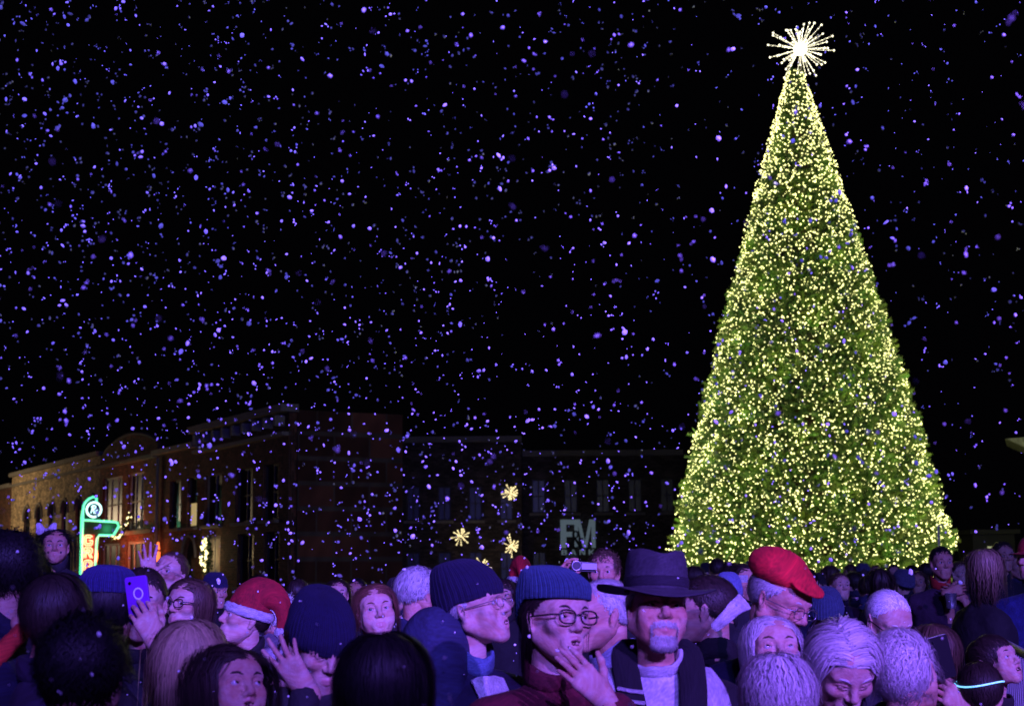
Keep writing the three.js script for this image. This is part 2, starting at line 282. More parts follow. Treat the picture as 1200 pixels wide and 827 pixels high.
// ---------------------------------------------------------------- hair: a cap over the scalp and combed strands
const SK = { c: V(0, 0.031, -0.014), r: V(0.078, 0.0885, 0.1005) };
const hairline = (x, z, recede = 0) => lerp(-0.62, 0.36 + recede, smoothstep(z, -0.45, 1));
function hairGeo({ n = 1200, len = 0.12, vol = 0.12, style = 'down', part: prt = 0.25, wave = 0.003, freq = 14, width = 0.0045, bald = 0, maxY = 9, recede = 0, tone = 0.35, bangs = 0, seg = 8, seedIn = 1, taperIn = 0 }) {
  seed = 977 * seedIn + 13;
  const pos = [], nor = [], col = [], idx = [], d = V(), p = V(), v = V(), q = V(), tn = V(), side = V(), up = V();
  const onScalp = (x, y, z) => y > hairline(x, z, recede) && y < maxY && !(bald && y > bald - 0.55 * Math.max(0, -z) * 0.9 + (z < 0 ? 0 : 0));
  // cap
  const A = 30, B = 22, cs = 1.012, base = [];
  for (let j = 0; j <= B; j++) for (let i = 0; i <= A; i++) {
    const th = Math.PI * j / B, ph = TAU * i / A, x = Math.sin(th) * Math.cos(ph), y = Math.cos(th), z = Math.sin(th) * Math.sin(ph), k = cs + 0.02 * noise(x * 5, y * 5, z * 5);
    base.push([x, y, z]); pos.push(SK.c.x + x * SK.r.x * k, SK.c.y + y * SK.r.y * k, SK.c.z + z * SK.r.z * k); nor.push(x, y, z); const t = 0.62; col.push(t, t, t);
  }
  for (let j = 0; j < B; j++) for (let i = 0; i < A; i++) {
    const a = j * (A + 1) + i, b = a + 1, c = a + A + 1, e = c + 1;
    if ([a, b, c, e].filter((k) => onScalp(base[k][0], base[k][1], base[k][2])).length > 2) idx.push(a, b, c, b, e, c);
  }
  let made = 0, tries = 0;
  while (made < n && tries++ < n * 30) {
    d.set(rr(-1, 1), rr(-1, 1), rr(-1, 1)); const l = d.length(); if (l > 1 || l < 0.1) continue; d.divideScalar(l);
    if (!onScalp(d.x, d.y, d.z)) continue;
    made++;
    const L = len * rr(0.75, 1.1) * (style === 'down' && d.z > 0.4 && bangs ? 0.5 : 1), st = L / seg, ph = rr(0, TAU), stray = rnd() < 0.07, lift = vol * rr(0.35, 1) * (stray ? 1.35 : 1) + (stray ? 0.05 : 0), wv = wave * rr(0.6, 1.4) + (stray ? 0.006 : 0), w0 = width * rr(0.7, 1.3) * (stray ? 0.4 : 1), tt = 1 + (rnd() - 0.5) * tone * 2;
    p.set(SK.c.x + d.x * SK.r.x, SK.c.y + d.y * SK.r.y, SK.c.z + d.z * SK.r.z);
    if (style === 'down') void v.set((d.x - prt * 0.4 + rr(-0.12, 0.12)) > 0 ? 1 : -1, 0.15 + rr(-0.2, 0.2), bangs && d.z > 0.3 ? 0.9 : -0.25 + (d.z < 0 ? -0.5 : 0)), d.z < -0.15 && (v.x = lerp(v.x, d.x * 0.7, smoothstep(-d.z, 0.15, 0.5))); else if (style === 'back') v.set(d.x * 0.5, 0.05, -1); else if (style === 'side') v.set(prt > 0 ? -1 : 1, 0, 0.1); else if (style === 'fwd') v.set(d.x * 0.3, -0.2, d.z > -0.2 ? 0.8 : -0.5); else v.set(d.x + rr(-0.8, 0.8), rr(-0.6, 0.6), d.z + rr(-0.8, 0.8));
    v.normalize();
    const start = pos.length / 3;
    for (let j = 0; j <= seg; j++) {
      const t = j / seg;
      up.set((p.x - SK.c.x) / SK.r.x, (p.y - SK.c.y) / SK.r.y, (p.z - SK.c.z) / SK.r.z); const e = up.length(); up.normalize();
      const shell = 1.01 + lift * (style === 'curly' ? t : Math.min(1, 0.25 + t * 1.6));
      if (e < shell) { p.set(SK.c.x + up.x * SK.r.x * shell, SK.c.y + up.y * SK.r.y * shell, SK.c.z + up.z * SK.r.z * shell); }
      const fall = smoothstep(t, 0, style === 'down' ? 0.45 : 0.9) * (style === 'curly' ? 0.5 : 1);
      q.copy(v).lerp(tn.set(0, -1, 0), fall); if (e < shell * 1.12) q.addScaledVector(up, -Math.min(0, 0) - q.dot(up)); q.normalize();
      if (taperIn && p.y < -0.06) q.x -= Math.sign(p.x) * taperIn, q.normalize();
      // hair frames the face and does not cover it
      if (p.z > 0.02 && p.y < 0.045 && !bangs) { const lim = 0.066 + 0.1 * lift * clamp((0.045 - p.y) / 0.05, 0, 1); if (Math.abs(p.x) < lim) p.x = Math.sign(p.x || d.x) * lim; p.z = Math.min(p.z, 0.06); }
      if (p.y < -0.06 && p.z < 0.05) { const rad = Math.hypot(p.x, p.z + 0.02); if (rad < 0.062) { p.x *= 0.062 / rad; p.z = (p.z + 0.02) * 0.062 / rad - 0.02; } }
      side.crossVectors(up, q).normalize();
      const wx = wv * Math.sin(freq * t * L / 0.12 + ph) * t, wy = style === 'curly' ? wv * Math.cos(freq * t + ph) * t : 0;
      const w = w0 * (1 - 0.75 * t * t) * 0.5;
      for (const s of [-1, 1]) { pos.push(p.x + side.x * (wx + s * w) + up.x * wy, p.y + side.y * (wx + s * w) + up.y * wy, p.z + side.z * (wx + s * w) + up.z * wy); nor.push(up.x + side.x * s * 0.45, up.y + side.y * s * 0.45, up.z + side.z * s * 0.45); col.push(tt, tt, tt); }
      p.addScaledVector(q, st);
    }
    for (let j = 0; j < seg; j++) { const a = start + j * 2; idx.push(a, a + 2, a + 1, a + 1, a + 2, a + 3); }
  }
  const g = new THREE.BufferGeometry();
  g.setAttribute('position', new THREE.Float32BufferAttribute(pos, 3)); g.setAttribute('normal', new THREE.Float32BufferAttribute(nor, 3)); g.setAttribute('color', new THREE.Float32BufferAttribute(col, 3)); g.setIndex(idx);
  g.normalizeNormals(); return g;
}
const hairMat = (c) => memo('hair' + c, () => new THREE.MeshPhysicalMaterial({ color: rgb(...c), roughness: 0.5, vertexColors: true, specularIntensity: 0.6, side: THREE.DoubleSide }));
const HAIR = { black: [0.012, 0.01, 0.01], dark: [0.03, 0.02, 0.015], brown: [0.085, 0.05, 0.03], auburn: [0.16, 0.07, 0.04], blonde: [0.42, 0.3, 0.17], grey: [0.42, 0.41, 0.4], white: [0.72, 0.71, 0.7], silver: [0.55, 0.52, 0.5], light: [0.24, 0.16, 0.1] };

// ---------------------------------------------------------------- headgear, in head space
function ringSurface(rows, n, fn) { // rows of rings: fn(j, theta) -> [x, y, z]
  const g = new THREE.BufferGeometry(), pos = [], uv = [], idx = [];
  for (let j = 0; j < rows; j++) for (let i = 0; i <= n; i++) { const p = fn(j, TAU * i / n); pos.push(...p); uv.push(i / n * 0.6, j / rows * 0.3); }
  for (let j = 0; j < rows - 1; j++) for (let i = 0; i < n; i++) { const a = j * (n + 1) + i, b = a + n + 1; idx.push(a, b, a + 1, a + 1, b, b + 1); }
  g.setAttribute('position', new THREE.Float32BufferAttribute(pos, 3)); g.setAttribute('uv', new THREE.Float32BufferAttribute(uv, 2)); g.setIndex(idx); g.computeVertexNormals();
  const nn = g.attributes.normal; // weld the seam
  for (let j = 0; j < rows; j++) { const a = j * (n + 1), b = a + n; for (let c = 0; c < 3; c++) { const m = (nn.getComponent(a, c) + nn.getComponent(b, c)) / 2; nn.setComponent(a, c, m); nn.setComponent(b, c, m); } }
  return g;
}
function beanieGeo({ rim = 0.03, top = 0.15, slouch = 0, cuff = 1, rib = 60, wide = 1, back = 0.02, puff = 1 }) {
  const prof = [];
  if (cuff) prof.push([0.985, rim], [1.05, rim - 0.004], [1.07, rim + 0.008], [1.075, rim + 0.026], [1.06, rim + 0.04], [1.01, rim + 0.042]); else prof.push([0.98, rim], [1.02, rim - 0.003], [1.035, rim + 0.006]);
  const y0 = rim + (cuff ? 0.044 : 0.012);
  for (let i = 0; i <= 14; i++) { const t = i / 14; prof.push([1.03 * puff * Math.pow(Math.cos(t * Math.PI / 2), 0.62) * (1 + 0.02 * Math.sin(t * 9)) + 1e-3, lerp(y0, top, Math.sin(t * Math.PI / 2))]); }
  return ringSurface(prof.length, 200, (j, th) => {
    const [r, y] = prof[j], k = r * (1 + 0.016 * Math.cos(Math.round(rib * 0.6) * th) + 0.05 * noise(Math.cos(th) * 2 + rib, y * 26, Math.sin(th) * 2)), t = clamp((y - y0) / (top - y0), 0, 1);
    return [Math.cos(th) * 0.083 * wide * k, y - back * Math.max(0, -Math.sin(th)) * (1 - t), Math.sin(th) * 0.102 * wide * k - 0.014 - slouch * t * t];
  });
}
function fedoraGeo() {
  const brim = ringSurface(9, 90, (j, th) => {
    const t = [0, 0.25, 0.5, 0.8, 1, 1.0, 0.8, 0.45, 0][j], un = j > 4 ? -0.004 : 0, c = Math.cos(th), s = Math.sin(th);
    const rx = lerp(0.09, 0.168, t), rz = lerp(0.11, 0.176, t);
    return [c * rx, 0.052 + un + t * (0.016 * c * c - 0.016 * Math.max(0, s) - 0.006) + 0.004 * Math.sin(3 * th) * t, s * rz - 0.012];
  });
  const prof = [[1.0, 0.048], [1.0, 0.075], [0.985, 0.1], [0.955, 0.13], [0.9, 0.152], [0.8, 0.163], [0.6, 0.162], [0.35, 0.152], [0.12, 0.147], [0.001, 0.146]];
  const crown = ringSurface(prof.length, 90, (j, th) => {
    const [r, y] = prof[j], c = Math.cos(th), s = Math.sin(th), t = clamp((y - 0.07) / 0.09, 0, 1), pinch = t * Math.exp(-(((Math.abs(c) - 0.62) / 0.3) ** 2)) * Math.max(0, s) * 0.16, dent = j > 4 ? 0.012 * Math.exp(-((c * r / 0.35) ** 2)) : 0;
    return [c * 0.0895 * r * (1 - pinch) * (1 - 0.08 * t * Math.max(0, s)), y - dent + (s < 0 ? 0 : -0.006 * s * t) + 0.003 * noise(c * 3, y * 30, s * 3), s * 0.1095 * r * (1 - pinch * 0.3) - 0.012];
  });
  return [brim, crown, ringSurface(4, 90, (j, th) => { const r = [1.006, 1.018, 1.016, 1.0][j], y = [0.058, 0.06, 0.083, 0.085][j]; return [Math.cos(th) * 0.0895 * r, y, Math.sin(th) * 0.1095 * r - 0.012]; })];
}
function flatCapGeo() {
  const q = new THREE.Quaternion().setFromEuler(new THREE.Euler(0.2, 0, 0));
  return simple(meshField([
    { c: V(0, 0.082, 0.0), r: V(0.098, 0.05, 0.125), q, k: 0.02 }, { c: V(0, 0.1, -0.03), r: V(0.088, 0.045, 0.085), k: 0.04 }, { c: V(0, 0.058, 0.112), r: V(0.078, 0.011, 0.05), q: new THREE.Quaternion().setFromEuler(new THREE.Euler(0.42, 0, 0)), k: 0.012 },
    { c: V(0, 0.0, -0.014), r: V(0.08, 0.095, 0.102), k: 0.004, sub: true }, { c: V(0, -0.075, 0.0), r: V(0.3, 0.1, 0.3), k: 0.01, sub: true },
  ], 0.006, V(-0.13, -0.03, -0.16), V(0.13, 0.17, 0.2), { wrinkle: (x, y, z) => 0.002 * noise(x * 40, y * 30, z * 30) }));
}
function santaGeo(dir = 1) {
  const pts = [[0, 0.03, -0.014], [0, 0.075, -0.02], [0.004 * dir, 0.115, -0.035], [0.03 * dir, 0.135, -0.075], [0.065 * dir, 0.115, -0.12], [0.085 * dir, 0.06, -0.145], [0.088 * dir, 0.0, -0.15]], rad = [1, 1, 0.86, 0.62, 0.42, 0.3, 0.2];
  const curve = new THREE.CatmullRomCurve3(pts.map((p) => V(...p)));
  const body = ringSurface(22, 48, (j, th) => {
    const t = j / 21, c = curve.getPointAt(t), tg = curve.getTangentAt(t), k = t * 6, r = lerp(rad[Math.floor(k)], rad[Math.min(6, Math.floor(k) + 1)], k % 1) * (1 + 0.06 * noise(Math.cos(th) * 2, t * 7, Math.sin(th) * 2));
    const a = V(1, 0, 0), zz = V().crossVectors(a, tg).normalize(), xx = V().crossVectors(tg, zz).normalize();
    return c.addScaledVector(xx, Math.cos(th) * 0.088 * r).addScaledVector(zz, Math.sin(th) * 0.107 * r).toArray();
  });
  const cuff = ringSurface(13, 64, (j, th) => { const a = TAU * j / 12, n = 1 + 0.18 * noise(Math.cos(th) * 9, Math.sin(th) * 9, j * 0.9); return [Math.cos(th) * (0.089 + 0.015 * Math.cos(a) * n), 0.036 + 0.024 * Math.sin(a) * n, Math.sin(th) * (0.108 + 0.015 * Math.cos(a) * n) - 0.014]; });
  const pom = new THREE.IcosahedronGeometry(0.028, 4); const pp = pom.attributes.position; for (let i = 0; i < pp.count; i++) { const k = 1 + 0.18 * noise(pp.getX(i) * 160, pp.getY(i) * 160, pp.getZ(i) * 160); pp.setXYZ(i, pp.getX(i) * k, pp.getY(i) * k, pp.getZ(i) * k); }
  pom.computeVertexNormals(); pom.translate(0.088 * dir, -0.022, -0.15);
  return [body, cuff, pom];
}
function hoodGeo(open = 1) {
  return simple(meshField([
    { c: V(0, 0.03, -0.022), r: V(0.108, 0.122, 0.128), k: 0.02 }, { a: V(0, -0.06, -0.06), b: V(0, -0.15, -0.06), ra: 0.1, rb: 0.115, k: 0.05 },
    { c: V(0, 0.02, 0.02), r: V(0.088, 0.108, 0.135), k: 0.012, sub: true }, { a: V(0, -0.05, 0.0), b: V(0, -0.2, 0), ra: 0.085, rb: 0.09, k: 0.012, sub: true },
    { c: V(0, 0.0, 0.13 + 0.0 * open), r: V(0.086, 0.125, 0.11), k: 0.015, sub: true },
  ], 0.0085, V(-0.16, -0.24, -0.2), V(0.16, 0.18, 0.16), { wrinkle: (x, y, z) => 0.004 * noise(x * 18, y * 24, z * 18) }));
}
function capGeo() {
  const dome = ringSurface(12, 48, (j, th) => { const t = j / 11, r = Math.cos(t * Math.PI / 2) ** 0.75 + 1e-3; return [Math.cos(th) * 0.086 * r, lerp(0.04, 0.135, Math.sin(t * Math.PI / 2)), Math.sin(th) * 0.105 * r - 0.012]; });
  const bill = ringSurface(4, 32, (j, th) => { const t = [0, 1, 1, 0][j], x = Math.cos(th) * lerp(0.07, 0.08, t), s = Math.max(0, Math.sin(th)); return [x, 0.042 - (j > 1 ? 0.004 : 0) - 0.012 * t * s - 0.012 * (x / 0.08) ** 2, 0.06 + s * lerp(0.02, 0.105, t)]; });
  return merge([dome, bill]);
}
// make every triangle turn the way its vertex normals do
function fixWinding(g) {
  const p = g.attributes.position, n = g.attributes.normal, x = g.index.array, a = V(), b = V(), c = V(), m = V();
  for (let i = 0; i < x.length; i += 3) {
    a.fromBufferAttribute(p, x[i]); b.fromBufferAttribute(p, x[i + 1]).sub(a); c.fromBufferAttribute(p, x[i + 2]).sub(a); b.cross(c);
    m.fromBufferAttribute(n, x[i]); const d1 = m.dot(b); m.fromBufferAttribute(n, x[i + 1]); const d2 = m.dot(b); m.fromBufferAttribute(n, x[i + 2]);
    if (d1 + d2 + m.dot(b) < 0) { const t = x[i + 1]; x[i + 1] = x[i + 2]; x[i + 2] = t; }
  }
  return g;
}
function ik(s, w, l1, l2, hint) {
  const d = w.clone().sub(s); let L = d.length(); const mx = (l1 + l2) * 0.995; if (L > mx) { d.multiplyScalar(mx / L); L = mx; w = s.clone().add(d); }
  const u = d.clone().normalize(), c = clamp((l1 * l1 + L * L - l2 * l2) / (2 * l1 * L), -1, 1), h = hint.clone().sub(s); h.addScaledVector(u, -h.dot(u)).normalize();
  return [s.clone().addScaledVector(u, l1 * c).addScaledVector(h, l1 * Math.sqrt(1 - c * c)), w];
}
const eyeGeo = memo('eye', () => {
  const g = new THREE.SphereGeometry(0.0125, 14, 14).rotateX(Math.PI / 2), p = g.attributes.position, c = [];
  for (let i = 0; i < p.count; i++) { const a = Math.acos(clamp(p.getZ(i) / 0.0125, -1, 1)); c.push(...(a < 0.26 ? [0.004, 0.004, 0.004] : a < 0.58 ? [0.06, 0.04, 0.028] : [0.5, 0.46, 0.44])); }
  g.setAttribute('color', new THREE.Float32BufferAttribute(c, 3)); return g;
});
const eyeMat = std([1, 1, 1], 0.15, { vertexColors: true });
const mouthMat = std([0.05, 0.012, 0.012], 0.5), toothMat = std([0.68, 0.64, 0.56], 0.3);
const lensMat = new THREE.MeshPhysicalMaterial({ color: 0xffffff, transmission: 1, roughness: 0.03, thickness: 0, ior: 1.45 });
const SKINS = { light: [0.56, 0.36, 0.27], pale: [0.62, 0.43, 0.34], tan: [0.43, 0.26, 0.18], ruddy: [0.56, 0.32, 0.24] };
const people = [];
/* o: px, py, d   the middle of the head in the photograph and its distance
   h head height in metres; yaw, pitch, roll of the head in degrees (yaw + looks to the picture's right); by body yaw */
function person(o) {
  const hs = (o.h ?? 0.23) / 0.23, H = o.at ?? at(o.px, o.py, o.d), far = o.d > 9.5, detail = o.detail ?? (o.d < 7 ? 2 : o.d < 9.5 ? 1 : 0);
  const yaw = (o.yaw ?? 0) * D2R, byaw = (o.by ?? (o.yaw ?? 0) * 0.6) * D2R, pitch = (o.pitch ?? 0) * D2R, roll = (o.roll ?? 0) * D2R, gy = o.ground ?? 0;
  const F = V(Math.sin(byaw), 0, Math.cos(byaw)), R = V(Math.cos(byaw), 0, -Math.sin(byaw)), S = H.y - gy + 0.115 * hs, b = S / 1.75, build = o.build ?? 1, lean = o.lean ?? 0.03;
  const base = V(H.x, gy, H.z).addScaledVector(F, -lean - 0.02);
  const J = (x, y, z) => V(0, gy + y, 0).add(V(base.x, 0, base.z)).addScaledVector(R, x).addScaledVector(F, z);
  const hm = new THREE.Matrix4().makeRotationFromEuler(new THREE.Euler(-pitch, yaw, roll, 'YXZ')).scale(V(hs, hs, hs)).setPosition(H);
  const g = thing('person', o.label, o.cat ?? 'person', base, o.group);
  const skin = skinMat(SKINS[o.skin ?? 'light']), top = cloth(o.top ?? [0.02, 0.02, 0.03]), legs = cloth(o.legs ?? [0.015, 0.017, 0.03]);
  // ---- body
  const P = [], cap = (a, bb, ra, rb, m, k = 0.05) => P.push({ a, b: bb, ra, rb: rb ?? ra, m, k });
  const hip = 0.52 * S, chest = 0.735 * S, sh = (o.child ? 0.765 : 0.793) * S, bk = (o.bulk ?? 1.05) * build, w = b * build, lf = lean;
  for (const s of [-1, 1]) {
    cap(J(s * 0.065 * w, hip, 0), J(s * 0.08 * w, chest, lf * 0.6 + 0.005), 0.118 * w * bk, 0.125 * w * bk, TOP, 0.07);
    cap(J(s * 0.07 * w, hip - 0.1 * S, 0), J(s * 0.065 * w, hip, 0), 0.12 * w * bk, 0.118 * w * bk, TOP, 0.06);
    cap(J(s * 0.02 * w, sh + 0.01 * S, lf * 0.5 - 0.005), J(s * 0.17 * w, sh - 0.012 * S, lf * 0.5), 0.062 * w * bk, 0.058 * w * bk, TOP, 0.05);
    cap(J(s * 0.085 * w, hip - 0.04 * S, 0), J(s * 0.095 * w, 0.28 * S, 0.015), 0.088 * w, 0.062 * w, LEGS, 0.03);
    cap(J(s * 0.095 * w, 0.28 * S, 0.015), J(s * 0.1 * w, 0.06 * S, -0.01), 0.062 * w, 0.05 * w, LEGS, 0.03);
    cap(J(s * 0.1 * w, 0.03, -0.03), J(s * 0.115 * w, 0.028, 0.13 * b), 0.036 * b, 0.03 * b, SHOES, 0.02);
    cap(J(s * 0.1 * w, 0.06, -0.02), J(s * 0.105 * w, 0.05, 0.05 * b), 0.042 * b, 0.036 * b, SHOES, 0.02);
  }
  cap(J(0, chest - 0.02, lf), J(0, hip, 0.02), 0.12 * w * bk, 0.125 * w * bk, TOP, 0.07);
  const nb = J(0, sh + 0.01, lf * 0.6 - 0.008), nt = V(0, -0.055, -0.03).applyMatrix4(hm);
  cap(nb, nt, 0.058 * hs, 0.05 * hs, SKIN, 0.02);
  cap(nt, V(0, -0.02, -0.035).applyMatrix4(hm), 0.05 * hs, 0.048 * hs, SKIN, 0.02);
  // ---- arms and hands
  const hands = [], arms = o.arms ?? {};
  for (const s of [-1, 1]) {
    const key = s > 0 ? 'left' : 'right', arm = arms[key] ?? {}, sp = J(s * 0.185 * w, sh - 0.02 * S, lf * 0.5);
    let wr = arm.wrist ?? J(s * (0.235 * w + 0.02), 0.475 * S, arm.front ?? 0.07), hint = arm.hint ?? J(s * 0.42, 0.6 * S, -0.25);
    let el; [el, wr] = ik(sp, wr, 0.3 * b, 0.26 * b, hint);
    cap(sp, el, 0.062 * w * bk, 0.05 * w * bk, TOP, 0.035);
    const bare = arm.bare ? SKIN : TOP, cuffAt = el.clone().lerp(wr, 0.9);
    cap(el, arm.bare ? wr : cuffAt, arm.bare ? 0.042 * w : 0.05 * w * bk, arm.bare ? 0.03 * w : 0.04 * w * bk, bare, 0.02);
    const fdir = (arm.fingers ?? wr.clone().sub(el)).clone().normalize(); let pal = (arm.palm ?? R.clone().multiplyScalar(-s)).clone(); pal.addScaledVector(fdir, -pal.dot(fdir)).normalize();
    const xx = V().crossVectors(fdir, pal).normalize(), k = hs * (o.child ? 0.8 : 1) * (arm.size ?? 1), m4 = new THREE.Matrix4().makeBasis(xx.multiplyScalar(k * (s > 0 ? -1 : 1)), fdir.multiplyScalar(k), pal.multiplyScalar(k)).setPosition(wr);
    if (!arm.none) hands.push({ mesh: handMesh(HANDS[arm.pose ?? 'relaxed']), matrix: m4, map: arm.glove ? new Array(8).fill(TOP) : null });
    arm.matrix = m4; arms[key] = arm;
  }
  const cell = detail === 2 ? 0.0225 : detail === 1 ? 0.03 : 0.04;
  const lo = V(9, 9, 9), hi = V(-9, -9, -9); lo.set(1e3, 1e3, 1e3); hi.set(-1e3, -1e3, -1e3);
  for (const s of P) { const r = Math.max(s.ra, s.rb) + 0.05; for (const q of [s.a, s.b]) { lo.min(q.clone().subScalar(r)); hi.max(q.clone().addScalar(r)); } }
  const ox = rr(0, 50), wa = 0.011;
  const body = meshField(P, cell, lo, hi, { wrinkle: (x, y, z, m) => m === TOP || m === LEGS ? wa * noise((x + z * 0.5) * 6 + ox, y * 15 + 3 * noise(x * 5, y * 4 + ox, z * 5), (z - x * 0.4) * 6) : 0 });
  if (o.paint) for (let t = 0; t < body.tm.length; t++) if (body.tm[t] === TOP) { const i = body.tri[t * 3] * 3, dx = body.pos[i] - base.x, dz = body.pos[i + 2] - base.z; if (o.paint(dx * R.x + dz * R.z, (body.pos[i + 1] - gy) / S, dx * F.x + dz * F.z)) body.tm[t] = CUFF; }
  let head = headMesh({ ...(o.face ?? {}), child: o.child ? 1 : 0, cell: Math.abs(o.yaw ?? 0) > 110 ? 0.009 : detail === 2 ? (o.d < 5.4 ? 0.0042 : 0.005) : detail === 1 ? 0.007 : 0.0105 });
  
  const geo = fixWinding(assemble([{ mesh: body }, { mesh: head, matrix: hm, map: o.d > 9.5 ? [0, 0, 2, 3, 4, 5, 6, 7] : null }, ...hands], 8, base));
  const lipMat = memo('lip' + (o.skin ?? 'light'), () => { const c = SKINS[o.skin ?? 'light']; return std([c[0] * 0.88, c[1] * 0.64, c[2] * 0.68], 0.45); });
  const mats = [skin, lipMat, top, legs, memo('shoe', () => std([0.02, 0.018, 0.016], 0.6)), o.inner ? cloth(o.inner) : top, mouthMat, memo('stub' + (o.stubbleColor ?? '') + (o.skin ?? ''), () => std(o.stubbleColor ?? [0.25, 0.2, 0.18], 0.8, { map: clothTone }))];
  part('body', geo, mats, g);
  const place = (q) => { q.applyMatrix4(hm); return q.translate(-base.x, -base.y, -base.z); };
  const put = (name, q, mat, parent = g, label) => part(name, place(q), mat, parent, label);
  // ---- eyes, brows, teeth
  const facing = Math.cos(yaw) > -0.35 && detail > 0 && !o.noFace;
  if (facing) {
    const look = o.look ?? [0, 0];
    for (const s of [-1, 1]) {
      put('eye', eyeGeo.clone().rotateX(-look[1]).rotateY(look[0]).translate(s * 0.0325, 0.0052, 0.0728), look[1] < -0.25 ? skin : eyeMat);
      const hc = HAIR[o.brow ?? o.hair?.color ?? 'brown'];
      if (!o.noBrow) { const arc = [[0.014, 0.024, 0.091], [0.028, 0.031, 0.089], [0.042, 0.03, 0.081], [0.05, 0.024, 0.073]].map(([x, y, z]) => V(s * x, y, z)); put('eyebrow', tube(arc, 0.0034, 10, 5), memo('brow' + hc, () => std(hc, 0.9))); }
    }
    if (o.face?.mouth === 'open') put('teeth', new THREE.SphereGeometry(1, 16, 8).scale(0.014, 0.0048, 0.014).translate(0, -0.0585 + (o.child ? 0.008 : 0) + (o.face.mouth === 'open' ? 0.005 : 0.002), 0.0785), toothMat);
  }
  if (o.stubble) put('beard', beardGeo(head, o.stubble, 0.0085), hairMat(o.stubbleColor));
  // ---- hair
  if (o.hair) { const n = o.hair.n ?? [150, 600, 1900][detail]; put('hair', fixWinding(hairGeo({ seedIn: people.length + 1, ...o.hair, n, width: (o.hair.width ?? 0.0036) * [3, 1.8, 1.1][detail], seg: detail === 2 ? 7 : detail ? 6 : 4 })), hairMat(HAIR[o.hair.color])); }
  // ---- collar: stands on the line where the skin of the neck meets the cloth
  {
    const N = 28, low = new Array(N).fill(null), c0 = nb.clone(), q = body;
    for (let t = 0; t < q.tm.length; t++) { if (q.tm[t] !== SKIN) continue; for (let k = 0; k < 3; k++) { const v = V().fromArray(q.pos, q.tri[t * 3 + k] * 3).sub(c0); if (v.lengthSq() > 0.04) continue; const x = v.dot(R), z = v.dot(F), i = ((Math.round(Math.atan2(z, x) / TAU * N) % N) + N) % N; if (!low[i] || v.y < low[i][1]) low[i] = [Math.hypot(x, z), v.y]; } }
    const full = low.map((v, i) => { for (let k = 0; k < N; k++) { const u = low[(i + k) % N] ?? low[(i + N - k) % N]; if (u) return u; } return [0.08, 0.03]; });
    const sm = full.map((_, i) => { let r = 0, y = 0, w2 = 0; for (let k = -3; k <= 3; k++) { const w3 = 4 - Math.abs(k), u = full[(i + k + N) % N]; r += u[0] * w3; y += u[1] * w3; w2 += w3; } return [r / w2, y / w2]; });
    const tall = o.collar ?? 0.045, ring = ringSurface(8, N * 2, (j, th) => {
      const f = th / TAU * N, i0 = Math.floor(f) % N, u = f % 1, a = sm[i0], b2 = sm[(i0 + 1) % N], r = lerp(a[0], b2[0], u), y = lerp(a[1], b2[1], u), op = Math.max(0, Math.sin(th)), h = tall * (1 - 0.45 * op * op);
      const [dr, dy] = [[0.002, -0.026], [0.016, -0.016], [0.02, 0.0], [0.022, h * 0.6], [0.018, h], [0.009, h], [0.006, h * 0.5], [0.0, -0.01]][j];
      return [Math.cos(th) * (r + dr), y + dy + 0.005 * noise(Math.cos(th) * 3, j * 0.2, Math.sin(th) * 3 + ox), Math.sin(th) * (r + dr)];
    });
    ring.applyMatrix4(new THREE.Matrix4().makeBasis(R, V(0, 1, 0), F).setPosition(c0)); ring.translate(-base.x, -base.y, -base.z); part('collar', ring, o.collarColor ? cloth(o.collarColor) : top, g);
  }
  // ---- glasses
  if (o.glasses) {
    const fm = memo('gl' + o.glasses, () => std(o.glasses === 'thin' ? [0.25, 0.25, 0.27] : [0.012, 0.01, 0.012], 0.3, { metalness: o.glasses === 'thin' ? 0.8 : 0 })), r = o.glasses === 'thin' ? 0.0013 : 0.0024, list = [];
    const ring = (s) => Array.from({ length: 16 }, (_, i) => { const a = TAU * i / 16, c = Math.cos(a), sn = Math.sin(a); return V(s * 0.034 + 0.025 * Math.sign(c) * Math.abs(c) ** 0.7, 0.003 + 0.0175 * Math.sign(sn) * Math.abs(sn) ** 0.75, 0.103 - 0.1 * Math.abs(s * 0.034 + 0.025 * c) ** 1.6); });
    for (const s of [-1, 1]) { list.push(tube(ring(s), r, 48, 6, true)); list.push(polyTube([V(s * 0.058, 0.008, 0.101), V(s * 0.076, 0.008, 0.085), V(s * 0.082, 0.006, -0.005), V(s * 0.08, -0.012, -0.022)], r * 1.1, 5)); }
    list.push(tube([V(-0.01, 0.007, 0.102), V(0, 0.01, 0.105), V(0.01, 0.007, 0.102)], r, 8, 6));
    const fr = put('glasses', merge(list), fm);
    for (const s of [-1, 1]) { const sp = new THREE.Shape(ring(s).map((v) => new THREE.Vector2(v.x, v.y))); put('lens', new THREE.ShapeGeometry(sp, 4).translate(0, 0, 0.0995), lensMat, fr); }
  }
  const made = { g, hm, base, J, put, place, arms, F, R, S, H, nb, top };
  made.surfZ = (x, y) => { let z = -9; const q = body.pos; for (let i = 0; i < q.length; i += 3) { if (Math.abs(q[i + 1] - gy - y) > 0.022) continue; const dx = q[i] - base.x, dz = q[i + 2] - base.z; if (Math.abs(dx * R.x + dz * R.z - x) < 0.022) z = Math.max(z, dx * F.x + dz * F.z); } return z < -8 ? 0.1 : z; };
  if (o.wear) o.wear(made);
  people.push(made);
  return made;
}
